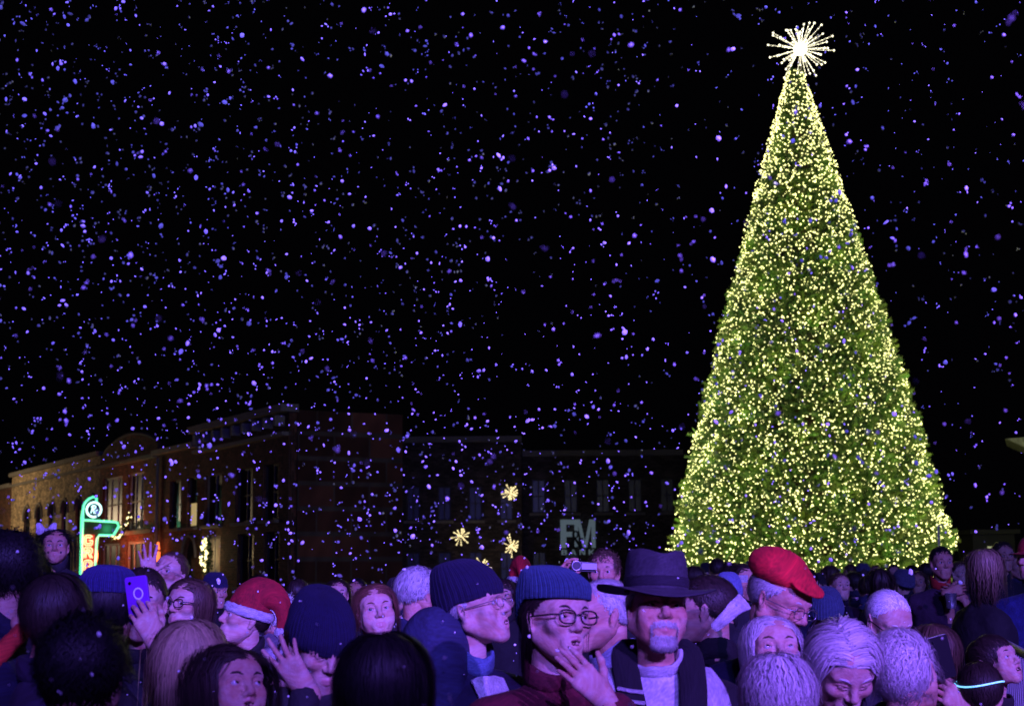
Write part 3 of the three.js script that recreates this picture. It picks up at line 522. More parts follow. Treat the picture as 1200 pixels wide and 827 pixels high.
// short whiskers rooted on the chosen part of a face
function beardGeo(mesh, test, len = 0.012) {
  seed = 8123; const pos = [], nor = [], col = [], idx = [], p = V(), n = V(), q = V(), sd = V();
  for (let i = 0; i < mesh.pos.length; i += 3) {
    p.fromArray(mesh.pos, i); if (!test(p.x, p.y, p.z)) continue; n.fromArray(mesh.nor, i);
    for (let k = 0; k < 5; k++) {
      const a = p.clone().add(V(rr(-0.003, 0.003), rr(-0.003, 0.003), 0)), dir = n.clone().multiplyScalar(0.55).add(V(rr(-0.35, 0.35), -0.9, rr(-0.1, 0.25))).normalize(), t = rr(0.6, 1.25), L = len * rr(0.5, 1.2), s0 = pos.length / 3; sd.crossVectors(dir, n).normalize();
      for (let j = 0; j < 3; j++) { q.copy(a).addScaledVector(dir, L * j / 2); const w = 0.0011 * (1 - j * 0.35); for (const s of [-1, 1]) { pos.push(q.x + sd.x * w * s, q.y + sd.y * w * s, q.z + sd.z * w * s); nor.push(n.x, n.y, n.z); col.push(t, t, t); } }
      idx.push(s0, s0 + 2, s0 + 1, s0 + 1, s0 + 2, s0 + 3, s0 + 2, s0 + 4, s0 + 3, s0 + 3, s0 + 4, s0 + 5);
    }
  }
  const g = new THREE.BufferGeometry(); g.setAttribute('position', new THREE.Float32BufferAttribute(pos, 3)); g.setAttribute('normal', new THREE.Float32BufferAttribute(nor, 3)); g.setAttribute('color', new THREE.Float32BufferAttribute(col, 3)); g.setIndex(idx); return fixWinding(g);
}
// a flat band of cloth laid over the chest: points in body space (x right, y up, z forward), with a width
function band(w, pts, wide, thick, mat, name = 'scarf', parent = w.g, label) {
  const c = new THREE.CatmullRomCurve3(pts.map((p) => w.J(p[0], p[1], p[2] === null || p[3] ? w.surfZ(p[0], p[1]) + (p[3] ?? 0.008) : p[2]).sub(w.base)));
  const g = ringSurface(30, 14, (j, th) => {
    const t = j / 29, p = c.getPointAt(t), tg = c.getTangentAt(t), out = w.F.clone().multiplyScalar(1).add(V(0, 0.35, 0)); out.addScaledVector(tg, -out.dot(tg)).normalize(); const sd = V().crossVectors(tg, out).normalize(), e = j === 0 || j === 29 ? 0.6 : 1;
    const ws = Array.isArray(wide) ? lerp(wide[0], wide[1], t) : wide;
    return p.addScaledVector(sd, Math.cos(th) * ws * 0.5 * e).addScaledVector(out, Math.sin(th) * thick * 0.5 * e + 0.004 * noise(t * 6, th, 3)).toArray();
  });
  return part(name, g, mat, parent, label);
}
// ---------------------------------------------------------------- ground
const asphalt = std([0.05, 0.05, 0.052], 0.9, { bumpMap: clothBump, bumpScale: 0.004, map: clothTone });
solo('ground', new THREE.PlaneGeometry(700, 700).rotateX(-Math.PI / 2).translate(0, -0.004, -200), asphalt, 'dark asphalt of the square under the crowd', null, null, 'structure');
const paving = std([0.16, 0.15, 0.14], 0.85, { map: clothTone, bumpMap: clothBump, bumpScale: 0.003 });
solo('pavement', box(70, 0.12, 52, 14, 0.06, -37.5), paving, 'raised paved terrace around the lit tree', null, null, 'structure');

// ---------------------------------------------------------------- the street of shops at the left, laid out on one long facade line
const C1 = at(0, 560, 131), C0 = at(338, 478, 77); C0.y = C1.y = 0;
const XF = C0.clone().sub(C1).normalize(), NF = V(-XF.z, 0, XF.x); if (NF.z < 0) NF.negate();
const ORG = C1.clone().addScaledVector(XF, -26);
const FM = new THREE.Matrix4().makeBasis(XF, V(0, 1, 0), NF).setPosition(ORG), FMi = FM.clone().invert();
// the point of the facade line (x along it, y up) that is seen at that pixel
function fac(px, py) { const a = camera.position.clone().applyMatrix4(FMi), b = at(px, py, 50).applyMatrix4(FMi), d = b.sub(a), t = -a.z / d.z; return [a.x + d.x * t, a.y + d.y * t]; }
const facRect = (x0, x1, y0, y1) => { const [a, t0] = fac(x0, y0), [b, t1] = fac(x1, y0), [, c0] = fac(x0, y1), [, c1] = fac(x1, y1); return { x0: a, x1: b, y0: (c0 + c1) / 2, y1: (t0 + t1) / 2 }; };
const creamBrick = std([1, 1, 1], 0.9, { map: brickTex([0.72, 0.62, 0.47], [0.62, 0.56, 0.47], 2.2) }), redBrick = std([1, 1, 1], 0.9, { map: brickTex([0.5, 0.29, 0.22], [0.45, 0.4, 0.36], 6.1) }), darkBrick = std([1, 1, 1], 0.9, { map: brickTex([0.42, 0.27, 0.21], [0.4, 0.36, 0.32], 9.4) });
const stoneTrim = std([0.42, 0.38, 0.32], 0.85, { map: clothTone }), whiteWood = std([0.72, 0.69, 0.62], 0.6, { map: clothTone }), darkWood = std([0.06, 0.05, 0.045], 0.6), darkGlass = new THREE.MeshPhysicalMaterial({ color: rgb(0.008, 0.009, 0.011), roughness: 0.32 }), roofMat = std([0.05, 0.05, 0.055], 0.9);
const litGlass = memo('litGlass', () => glow([1, 0.72, 0.3], 0.42, [0.4, 0.35, 0.25]));
function facadeThing(label) { const g = thing('building', label, 'building', [0, 0, 0]); g.position.setFromMatrixPosition(FM); g.quaternion.setFromRotationMatrix(FM); return g; }
function wallWith(x0, x1, y1, holes, mat, parent, top) {
  const s = new THREE.Shape(); s.moveTo(x0, 0); s.lineTo(x1, 0); if (top) for (const [x, y] of top) s.lineTo(x, y); else { s.lineTo(x1, y1); s.lineTo(x0, y1); }
  for (const h of holes) { const p = new THREE.Path(), y1h = h.arch ? h.y1 - (h.x1 - h.x0) / 2 : h.y1; p.moveTo(h.x0, h.y0); p.lineTo(h.x0, y1h); if (h.arch) p.absarc((h.x0 + h.x1) / 2, y1h, (h.x1 - h.x0) / 2, Math.PI, 0, true); else p.lineTo(h.x1, h.y1); p.lineTo(h.x1, h.y0); p.closePath(); s.holes.push(p); }
  return part('wall', new THREE.ExtrudeGeometry(s, { depth: 0.4, bevelEnabled: false, curveSegments: 8 }).translate(0, 0, -0.4), mat, parent);
}
function windowIn(h, parent, { cols = 2, rows = 2, frame = whiteWood, glass = darkGlass, bar = 0.09, sill = stoneTrim, depth = 0.22, label } = {}) {
  const w = h.x1 - h.x0, ht = h.y1 - h.y0, cx = (h.x0 + h.x1) / 2, cy = (h.y0 + h.y1) / 2, win = new THREE.Group(); win.name = 'window'; if (label) win.userData.label = label; win.position.set(cx, cy, 0); parent.add(win);
  part('frame', merge([box(bar, ht, 0.1, -w / 2 + bar / 2, 0, -depth), box(bar, ht, 0.1, w / 2 - bar / 2, 0, -depth), box(w - 2 * bar, bar, 0.098, 0, ht / 2 - bar / 2, -depth), box(w - 2 * bar, bar, 0.098, 0, -ht / 2 + bar / 2, -depth),
    ...Array.from({ length: cols - 1 }, (_, i) => box(bar * 0.8, ht - 2 * bar, 0.08, -w / 2 + w * (i + 1) / cols, 0, -depth)), ...Array.from({ length: rows - 1 }, (_, i) => box(w - 2 * bar, bar * 0.8, 0.076, 0, -ht / 2 + ht * (i + 1) / rows, -depth))]), frame, win);
  for (let i = 0; i < cols; i++) for (let j = 0; j < rows; j++) part('pane', box(w / cols * 0.97, ht / rows * 0.97, 0.02, -w / 2 + w * (i + 0.5) / cols, -ht / 2 + ht * (j + 0.5) / rows, -depth - 0.03), glass, win);
  if (sill) part('sill', box(w + 0.3, 0.16, 0.3, 0, -ht / 2 - 0.08, 0.08), sill, win);
  return win;
}
{ // cream brick building with tall arched windows
  const g = facadeThing('cream brick building with tall arched windows, behind the neon sign'), X0 = fac(14, 555)[0], X1 = fac(117, 540)[0], Y = (fac(60, 548)[1] + fac(114, 533)[1]) / 2;
  const holes = [32, 46, 61, 76, 92, 108].map((px) => { const r = facRect(px - 3.6, px + 3.6, 577, 616); return { x0: r.x0, x1: r.x1, y0: 4.35, y1: 7.0, arch: true }; });
  const low = [24, 50, 76, 102].map((px) => { const [a] = fac(px - 9, 650), [b] = fac(px + 9, 650); return { x0: a, x1: b, y0: 0.7, y1: 3.1 }; });
  wallWith(X0, X1, Y, [...holes, ...low], creamBrick, g);
  for (const h of holes) windowIn(h, g, { cols: 1, rows: 2, frame: darkWood });
  for (const h of low) windowIn(h, g, { cols: 2, rows: 1, frame: darkWood });
  for (const h of holes) part('arch', new THREE.TorusGeometry((h.x1 - h.x0) / 2 + 0.14, 0.1, 5, 14, Math.PI).translate((h.x0 + h.x1) / 2, h.y1 - (h.x1 - h.x0) / 2, 0.03), stoneTrim, g);
  part('cornice', merge([box(X1 - X0, 0.3, 0.5, (X0 + X1) / 2, Y + 0.1, 0.05), box(X1 - X0, 0.16, 0.3, (X0 + X1) / 2, Y - 0.75, 0.1), box(X1 - X0, 0.14, 0.24, (X0 + X1) / 2, 3.75, 0.08)]), stoneTrim, g);
  part('side_wall', box(0.4, Y, 11.5, X0 + 0.2, Y / 2, -6.2), creamBrick, g); part('roof', box(X1 - X0 - 0.4, 0.2, 11.5, (X0 + X1) / 2 + 0.2, Y - 0.9, -6.2), roofMat, g);
  const g2 = facadeThing('low dark building at the left end of the street'), Y2 = Y - 0.75, hl = [[X0 - 11, X0 - 8], [X0 - 6, X0 - 3]].map(([a, b]) => ({ x0: a, x1: b, y0: 4.2, y1: 6 }));
  wallWith(X0 - 22, X0 - 0.02, Y2, hl, darkBrick, g2); for (const h of hl) windowIn(h, g2, {}); part('cornice', box(22, 0.3, 0.4, X0 - 11.02, Y2 + 0.1, 0.05), stoneTrim, g2); part('roof', box(21, 0.2, 11, X0 - 11, Y2 - 0.8, -6), roofMat, g2);
}
let sillY;
{ // the gabled shop with two big white windows
  const g = facadeThing('dark gabled shop with two tall white windows beside the neon sign'), X0 = fac(117.3, 540)[0], X1 = fac(184, 540)[0], Yl = fac(122, 533)[1], Yp = fac(149, 511)[1], XP = fac(149, 511)[0];
  const up = [facRect(120, 143, 559, 603), facRect(150, 168.5, 557, 601)], low = [facRect(117.8, 140, 634, 664), facRect(147, 169, 634, 664)];
  for (const h of up) { h.y0 = 4.5; h.y1 = up[0].y1; } for (const h of low) { h.y0 = 1.1; h.y1 = low[1].y1; }
  const gable = []; for (let i = 0; i <= 14; i++) { const t = i / 14, x = lerp(X1 - 0.4, X0 + 0.4, t); gable.push([x, Yl + (Yp - Yl) * Math.sin(Math.PI * t) ** 0.8]); }
  wallWith(X0, X1, Yl, [...up, ...low], redBrick, g, [[X1, Yl], ...gable, [X0, Yl]]);
  up.forEach((h) => windowIn(h, g, { cols: 3, rows: 2, bar: 0.13 })); low.forEach((h) => windowIn(h, g, { cols: 3, rows: 1, bar: 0.16 }));
  part('coping', tube(gable.map(([x, y]) => V(x, y + 0.08, -0.15)), 0.16, 40, 6), stoneTrim, g);
  part('cornice', merge([box(X1 - X0, 0.22, 0.45, (X0 + X1) / 2, up[0].y1 + 0.75, 0.1), box(X1 - X0, 0.25, 0.5, (X0 + X1) / 2, low[1].y1 + 0.5, 0.12)]), stoneTrim, g);
  part('roof', box(X1 - X0, 0.2, 11.5, (X0 + X1) / 2, Yl - 0.9, -6.2), roofMat, g);
  // garland of fairy lights hung over the shop front
  const pts = [[125, 622], [131, 628], [138, 612], [145, 622], [151, 630], [158, 627], [164, 615], [170, 602]].map(([x, y]) => { const [a, b] = fac(x, y); return V(a, b, 0.9).applyMatrix4(FM); });
  const gar = thing('garland', 'garland of warm fairy lights swagged over the shop front', 'garland', pts[0]), rel = pts.map((p) => p.clone().sub(pts[0])), cv = new THREE.CatmullRomCurve3(rel);
  const leafy = []; for (let i = 0; i < 240; i++) { const p = cv.getPointAt(rnd()); leafy.push(new THREE.ConeGeometry(0.045, 0.3, 4).rotateX(rr(0, 6)).rotateZ(rr(0, 6)).translate(p.x + rr(-0.1, 0.1), p.y + rr(-0.1, 0.1), p.z + rr(-0.1, 0.1))); }
  part('greenery', merge([new THREE.TubeGeometry(cv, 60, 0.05, 5), ...leafy]), std([0.03, 0.06, 0.02], 0.9), gar);
  const bulb = new THREE.IcosahedronGeometry(0.06, 1), bm = glow([1, 0.85, 0.38], 2.6);
  for (let i = 0; i < 64; i++) { const t = clamp(i / 63 + rr(-0.01, 0.01), 0, 1), p = cv.getPointAt(t), m = part('light_bulb', bulb, bm, gar); m.position.set(p.x + rr(-0.13, 0.13), p.y + rr(-0.13, 0.13), p.z + 0.1 + rr(-0.05, 0.1)); m.scale.setScalar(rr(0.6, 1.2)); }
  const gl = new THREE.PointLight(rgb(1, 0.75, 0.35), 3); gl.position.copy(pts[4]).addScaledVector(NF, 0.5); gl.castShadow = true; gl.shadow.radius = 10; scene.add(gl);
}
{ // brick corner building with the long cornice
  const g = facadeThing('long brick corner building with heavy cornice and wreath window'), X0 = fac(184.3, 540)[0], X1 = fac(338, 540)[0], YA = fac(232, 521)[1], Y = fac(320, 484)[1], XS = fac(232, 520)[0];
  const up = [facRect(199, 212, 555, 597), facRect(219, 231, 555, 597), facRect(240, 260, 547, 597), facRect(276, 296, 545, 597), facRect(308, 326, 545, 597)].map((h) => ({ ...h, y0: 4.4, y1: 7.1 }));
  const win = facRect(236.5, 258, 628, 682), door = facRect(214, 229, 628, 690), rest = [facRect(278, 297, 630, 684), facRect(309, 327, 630, 684)];
  win.y0 = 1.2; door.y0 = 0.1; door.y1 = win.y1; door.arch = true; for (const r of rest) { r.y0 = 1.2; r.y1 = win.y1; }
  wallWith(X0, X1, Y, [...up, win, door, ...rest], darkBrick, g, [[X1, Y], [XS, Y], [XS, YA], [X0, YA]]);
  up.forEach((h, i) => { if (i === 1) { const w = windowIn({ ...h }, g, { cols: 1, rows: 2, frame: darkWood, label: 'upstairs window with a warm lamp behind its lower pane' }); w.children.filter((c) => c.name === 'pane')[0].material = litGlass; } else windowIn(h, g, { cols: i > 1 ? 2 : 1, rows: 2, frame: i === 2 ? stoneTrim : darkWood }); });
  windowIn(win, g, { cols: 2, rows: 1, bar: 0.16, glass: memo('dimlit', () => glow([0.85, 0.62, 0.3], 0.10, [0.3, 0.25, 0.2])), label: 'dimly lit white-framed window behind the wreath' }); rest.forEach((h) => windowIn(h, g, { frame: darkWood }));
  part('door', box(door.x1 - door.x0, door.y1 - door.y0, 0.1, (door.x0 + door.x1) / 2, (door.y0 + door.y1) / 2, -0.3), darkWood, g);
  part('arch', new THREE.TorusGeometry((door.x1 - door.x0) / 2 + 0.12, 0.1, 5, 16, Math.PI).translate((door.x0 + door.x1) / 2, door.y1 - (door.x1 - door.x0) / 2, 0.03), stoneTrim, g);
  const brackets = []; for (let x = XS + 0.6; x < X1; x += 1.5) brackets.push(box(0.22, 0.5, 0.5, x, Y - 0.5, 0.25));
  part('cornice', merge([box(X1 - XS + 0.6, 0.35, 0.9, (XS + X1) / 2 + 0.3, Y + 0.02, 0.2), box(X1 - XS, 0.18, 0.5, (XS + X1) / 2, Y - 1.15, 0.12), box(XS - X0, 0.28, 0.6, (X0 + XS) / 2 - 0.1, YA + 0.02, 0.1), ...brackets]), std([0.5, 0.46, 0.42], 0.7, { map: clothTone }), g);
  part('side_wall', box(0.4, Y - 0.02, 5.5, X1 - 0.2, Y / 2 - 0.01, -3.2), darkBrick, g); part('roof', box(X1 - X0 - 0.4, 0.2, 5.4, (X0 + X1) / 2 - 0.2, YA - 0.9, -3.2), roofMat, g);
  const [dx, dy] = fac(184.5, 660); part('downpipe', rod(V(dx + 0.15, 0.2, 0.18), V(dx + 0.15, YA - 0.3, 0.18), 0.09, 8), std([0.2, 0.2, 0.22], 0.5), g);
  const [wx, wy] = fac(247, 651), wc = V(wx, wy, 0.25).applyMatrix4(FM), wr = thing('wreath', 'evergreen wreath of warm lights hung on the lower window', 'wreath', wc); wr.quaternion.setFromRotationMatrix(FM);
  const tufts = []; for (let i = 0; i < 200; i++) { const a = rr(0, TAU), r = rr(0.34, 0.62); tufts.push(new THREE.ConeGeometry(0.05, 0.3, 4).rotateX(rr(0, 6)).rotateZ(rr(0, 6)).translate(Math.cos(a) * r * 0.9, Math.sin(a) * r * 1.5, rr(-0.1, 0.1))); }
  part('greenery', merge(tufts), std([0.03, 0.06, 0.02], 0.9), wr);
  const bm = glow([1, 0.82, 0.36], 2.6), bulb = new THREE.IcosahedronGeometry(0.06, 1);
  for (let i = 0; i < 44; i++) { const a = rr(0, TAU), r = rr(0.3, 0.62), m = part('light_bulb', bulb, bm, wr); m.position.set(Math.cos(a) * r * 0.9, Math.sin(a) * r * 1.5, 0.15); m.scale.setScalar(rr(0.7, 1.3)); }
  const wl = new THREE.PointLight(rgb(1, 0.75, 0.35), 3); wl.position.copy(wc).addScaledVector(NF, 0.6); wl.castShadow = true; wl.shadow.radius = 10; scene.add(wl);
  // slim upright neon on the wall
  const [nx, n0] = fac(191.5, 658), [, n1] = fac(191.5, 632), np = V(nx, n0, 0.35).applyMatrix4(FM), nt = thing('neon_tube', 'slim upright orange neon tube on the brick wall', 'neon sign', np), mid = (n1 - n0) / 2;
  const orange = glow([1, 0.16, 0.03], 2.2);
  part('tube', rod(V(0, 0, 0), V(0, mid - 0.06, 0), 0.13, 8), orange, nt); part('tube', rod(V(0, mid + 0.06, 0), V(0, n1 - n0 - 0.15, 0), 0.12, 8, 0.05), orange, nt); part('bracket', box(0.12, 0.08, 0.3, 0, mid, -0.17), darkWood, nt);
  const ol = new THREE.PointLight(rgb(1, 0.18, 0.04), 1); ol.position.copy(np).addScaledVector(NF, 0.4).add(V(0, mid, 0)); ol.castShadow = true; ol.shadow.radius = 10; scene.add(ol);
}

// ---------------------------------------------------------------- neon arrow sign
const font = await new FontLoader().loadAsync('fonts/droid/droid_sans_bold.typeface.json'), serif = await new FontLoader().loadAsync('fonts/droid/droid_serif_bold.typeface.json');
{
  const d = 96, U = FPX / d, org = at(95, 672, d), w = (px, py) => [(px - 95) / U, (672 - py) / U];
  const t = thing('neon_sign', 'green outlined neon arrow sign with red upright letters', 'neon sign', V(org.x, 0, org.z)), oy = org.y;
  const W = (px, py, z = 0) => { const [x, y] = w(px, py); return V(x, y + oy, z); };
  const edge = [[95, 760], [95, 594], [97, 589], [101, 585], [106, 582.5], [110.5, 582], [110.5, 589]], edge2 = [[95, 609.5], [135, 612], [138.5, 616], [131.5, 628], [112.5, 627.5], [110.8, 668], [110.8, 760]];
  const s = new THREE.Shape(); [[95, 760], [95, 594], [97, 589], [101, 585], [106, 582.5], [110.5, 582], [111, 600], [116, 609.6], [135, 611.5], [138.5, 616], [131.5, 628], [112.5, 627.5], [110.8, 668], [110.8, 760]].forEach(([x, y], i) => { const q = W(x, y); i ? s.lineTo(q.x, q.y) : s.moveTo(q.x, q.y); });
  part('cabinet', new THREE.ExtrudeGeometry(s, { depth: 0.4, bevelEnabled: false }).translate(0, 0, -0.42), std([0.03, 0.05, 0.04], 0.45), t);
  const green = glow([0.1, 1, 0.45], 1.6), cyan = glow([0.55, 0.95, 0.95], 2.2), red = glow([1, 0.62, 0.28], 1.5), redPlate = glow([1, 0.07, 0.03], 0.55, [0.2, 0.02, 0.02]);
  part('green_tube', polyTube(edge.map(([x, y]) => W(x, y, 0.06)), 0.07, 6), green, t); part('green_tube', polyTube(edge2.map(([x, y]) => W(x, y, 0.06)), 0.07, 6), green, t);
  part('green_tube', polyTube([W(91.2, 760, -0.35), W(91.2, 600, -0.35), W(93, 592, -0.35)], 0.05, 6), green, t);
  part('side_panel', box(0.21, 8.5, 0.06, W(92.8, 680).x, W(92.8, 684).y, -0.38), std([0.03, 0.06, 0.05], 0.4), t);
  const c = W(108, 597.5, 0.09), disc = new THREE.CylinderGeometry(0.43, 0.43, 0.1, 28).rotateX(Math.PI / 2).translate(c.x, c.y, 0.02);
  part('medallion', disc, std([0.02, 0.035, 0.05], 0.3), t); part('ring_tube', new THREE.TorusGeometry(0.43, 0.06, 8, 36).translate(c.x, c.y, 0.1), cyan, t);
  const sc = 0.3, L = (pts) => polyTube(pts.map(([x, y]) => V(c.x + x * sc, c.y + y * sc, 0.12)), 0.032, 5);
  part('prescription_letters', merge([L([[-0.55, -0.7], [-0.1, 0.75]]), L([[-0.5, 0.45], [-0.2, 0.8], [0.3, 0.75], [0.4, 0.4], [0.1, 0.1], [-0.3, 0.05], [0.05, -0.3], [0.35, -0.75]]), L([[0.0, -0.75], [0.75, -0.05]])]), cyan, t);
  const strokes = { // double-line neon capitals on a 1 x 1 cell
    G: [[[0.9, 0.85], [0.7, 1], [0.25, 1], [0.05, 0.8], [0.05, 0.2], [0.25, 0], [0.75, 0], [0.92, 0.15], [0.92, 0.5], [0.55, 0.5]], [[0.75, 0.76], [0.3, 0.8], [0.25, 0.75], [0.25, 0.25], [0.3, 0.2], [0.7, 0.2], [0.72, 0.35]]],
    R: [[[0.08, 0], [0.08, 1], [0.75, 1], [0.93, 0.85], [0.93, 0.55], [0.75, 0.42], [0.95, 0]], [[0.28, 0], [0.28, 0.8], [0.68, 0.8], [0.72, 0.6], [0.3, 0.58], [0.55, 0.42], [0.75, 0]]],
    A: [[[0.06, 0], [0.06, 0.8], [0.25, 1], [0.75, 1], [0.94, 0.8], [0.94, 0]], [[0.26, 0], [0.26, 0.75], [0.33, 0.8], [0.68, 0.8], [0.74, 0.75], [0.74, 0]], [[0.06, 0.4], [0.94, 0.4]]],
    N: [[[0.06, 0], [0.06, 1], [0.25, 1], [0.75, 0.3], [0.75, 1], [0.94, 1], [0.94, 0]], [[0.26, 0], [0.26, 0.65]]],
  };
  [['G', 627.5, 639.5], ['R', 642, 654], ['A', 656.5, 668.5], ['N', 671, 683]].forEach(([ch, y0, y1]) => {
    const A = W(97, y1), B = W(108.3, y0); part('letter', merge(strokes[ch].map((l) => polyTube(l.map(([x, y]) => V(lerp(A.x, B.x, x), lerp(A.y, B.y, y), 0.1)), 0.04, 5))), red, t); part('letter_back', box(B.x - A.x + 0.1, B.y - A.y + 0.08, 0.04, (A.x + B.x) / 2, (A.y + B.y) / 2, 0.03), redPlate, t);
  });
  part('post', rod(V(W(103, 700).x, 0.0, -0.2), V(W(103, 700).x, W(103, 740).y, -0.2), 0.12, 8), darkWood, t);
  for (const [px, py, c2, k] of [[103, 650, [1, 0.15, 0.06], 2.2], [122, 620, [0.1, 1, 0.45], 1.6], [103, 632, [1, 0.15, 0.06], 1.8]]) { const l = new THREE.PointLight(rgb(...c2), k); const q = W(px, py, 0.35); l.position.set(org.x + q.x, q.y, org.z + q.z); l.castShadow = true; l.shadow.radius = 15; scene.add(l); }
  const back = new THREE.PointLight(rgb(1, 0.15, 0.05), 18); const q = W(118, 652, -0.9); back.position.set(org.x + q.x, q.y, org.z + q.z); back.castShadow = true; back.shadow.radius = 15; scene.add(back);
}
// a street lamp out of the picture, left, that warms the cream front
{
  const b = V(fac(20, 640)[0], 0, 9).applyMatrix4(FM), t = thing('street_lamp', 'tall street lamp at the left end of the shopping street', 'street lamp', b);
  part('post', rod(V(0, 0, 0), V(0, 6.2, 0), 0.09, 8, 0.06), std([0.03, 0.03, 0.03], 0.5), t); part('arm', rod(V(0, 6.2, 0), V(0.2, 6.25, 0.9), 0.04, 6), std([0.03, 0.03, 0.03], 0.5), t);
  part('lamp_glass', new THREE.SphereGeometry(0.2, 16, 10).translate(0.2, 6.1, 0.9), glow([1, 0.66, 0.3], 2), t);
  const l = new THREE.PointLight(rgb(1, 0.74, 0.45), 150); l.position.set(b.x + 0.2, 6.1, b.z + 0.9); l.castShadow = true; l.shadow.radius = 8; scene.add(l);
}

// ---------------------------------------------------------------- the dark row at the back with the bank
function backBlock(px0, px1, py, d, label, mat, n, up = 5) {
  const a = at(px0, py, d), b = at(px1, py, d), h = (a.y + b.y) / 2, w = b.x - a.x, t = thing('building', label, 'building', [a.x, 0, a.z]), holes = [];
  for (let i = 0; i < n; i++) for (const y of [1.0, up]) holes.push({ x0: w * (i + 0.28) / n, x1: w * (i + 0.72) / n, y0: y, y1: Math.min(y + 2.1, h - 1.2) });
  wallWith(0, w, h, holes, mat, t); for (const q of holes) windowIn(q, t, { frame: darkWood });
  part('cornice', box(w, 0.35, 0.6, w / 2, h, 0.1), stoneTrim, t); part('roof', box(w, 0.2, 12, w / 2, h - 0.9, -6.2), roofMat, t); part('side_wall', box(0.3, h - 0.1, 12, 0.15, h / 2 - 0.05, -6.5), mat, t); part('side_wall', box(0.3, h - 0.1, 12, w - 0.15, h / 2 - 0.05, -6.5), mat, t);
}
const sootBrick = std([1, 1, 1], 0.95, { map: brickTex([0.3, 0.26, 0.25], [0.28, 0.26, 0.26], 4.4) });
backBlock(345, 465, 505, 104, 'unlit tall block just right of the corner building', sootBrick, 3);
backBlock(466, 611, 515, 100, 'unlit brick block behind the hanging starbursts', sootBrick, 4);
backBlock(612, 800, 531, 101, 'unlit low bank building left of the tree', sootBrick, 5, 5.45);
{
  const d = 100.0, U = FPX / d, o = at(657, 642, d), t = thing('bank_sign', 'pale block letters mounted on the dark bank wall', 'sign', o), pale = glow([0.42, 0.6, 0.72], 0.13, [0.3, 0.36, 0.42]), dk = std([0.015, 0.02, 0.02], 0.6);
  const txt = (s, x0, x1, y0, y1, z, mat, name, f = font) => { const g = new TextGeometry(s, { font: f, size: 1, depth: 0.12, curveSegments: 4 }); g.computeBoundingBox(); const b = g.boundingBox; g.translate(-b.min.x, -b.min.y, 0); g.scale((x1 - x0) / U / (b.max.x - b.min.x), (y1 - y0) / U / (b.max.y - b.min.y), 1); g.translate((x0 - 657) / U, (642 - y1) / U, z); part(name, g, mat, t); };
  txt('F', 657, 676, 609, 642, 0, pale, 'letter'); txt('M', 673.5, 698, 609, 642, 0.02, pale, 'letter'); txt('&', 668.5, 684, 622, 643, 0.18, dk, 'ampersand', serif);
  for (const [i, c] of ['B', 'A', 'N', 'K'].entries()) txt(c, 658 + i * 10.6, 664.5 + i * 10.6, 644, 650, 0, pale, 'letter');
}
// ---------------------------------------------------------------- starburst decorations
function starburst(name, label, cx, cy, d, rPx, rays, group, { up = true, seedIn = 3, bulbR = 0.028, k = 5, core = 0.06, em = [1, 0.9, 0.55], half = false, fine = false } = {}) {
  const U = FPX / d, c = at(cx, cy, d), R = rPx / U, t = thing(name, label, 'star light', c, group), wire = std([0.4, 0.36, 0.28], 0.4, { metalness: 0.6 }), bm = glow(em, k), bulb = new THREE.IcosahedronGeometry(1, 1);
  seed = seedIn * 7919;
  part('hub', new THREE.IcosahedronGeometry(core, 2), bm, t);
  for (let i = 0; i < rays; i++) {
    const y = 1 - 2 * (i + 0.5) / rays, a = i * 2.39996 + rr(-0.2, 0.2), r = Math.sqrt(1 - y * y), v = V(Math.cos(a) * r, y, Math.sin(a) * r); if (half && v.y < -0.45) v.y *= -0.3; const L = R * rr(fine ? 0.6 : 0.5, 1.12);
    const ray = part('ray', rod(v.clone().multiplyScalar(core * 0.5), v.clone().multiplyScalar(L), fine ? 0.003 : Math.max(0.006, R * 0.012), 5), fine ? bm : wire, t), n = 5;
    for (let j = 1; j <= n; j++) { const m = part('light_bulb', bulb, bm, ray); m.position.copy(v).multiplyScalar(L * (0.22 + 0.78 * j / n)); m.scale.setScalar(bulbR * (0.65 + 0.35 * j / n + (j === n ? (fine ? 0.9 : 0.3) : 0))); }
  }
  return { t, c, R };
}
{
  const spots = [[599, 578, 11, 'warm starburst light highest on the dark brick block', 18], [540, 628, 11.5, 'warm starburst light leftmost on the dark brick block', 16], [600, 641, 12.5, 'warm starburst light with one long upward ray on brick', 16], [565, 664, 11, 'warm starburst light lowest, just above the navy knit hat', 15]];
  spots.forEach(([x, y, r, label, n], i) => { const s = starburst('starburst_light', label, x, y, 97.6, r, n, 'starburst lights on the brick block', { seedIn: 40 + i, bulbR: 0.034, k: 1.7, core: 0.07, em: [1, 0.8, 0.38] }); part('bracket', rod(V(0, 0, -2.6), V(0, 0, 0), 0.03, 6), darkWood, s.t);
    if (i === 2) { const ray = part('ray', rod(V(0, 0, 0), V(-0.15, 0.75, 0.1), 0.02, 5), darkWood, s.t); for (let j = 1; j < 6; j++) { const m = part('light_bulb', new THREE.IcosahedronGeometry(0.05, 1), s.t.children[0].material, ray); m.position.set(-0.03 * j, 0.15 * j, 0.02 * j); } }
    const l = new THREE.PointLight(rgb(1, 0.75, 0.35), 0.03); l.position.copy(s.c).add(V(0, 0, 0.75)); l.castShadow = true; l.shadow.radius = 10; scene.add(l); });
}
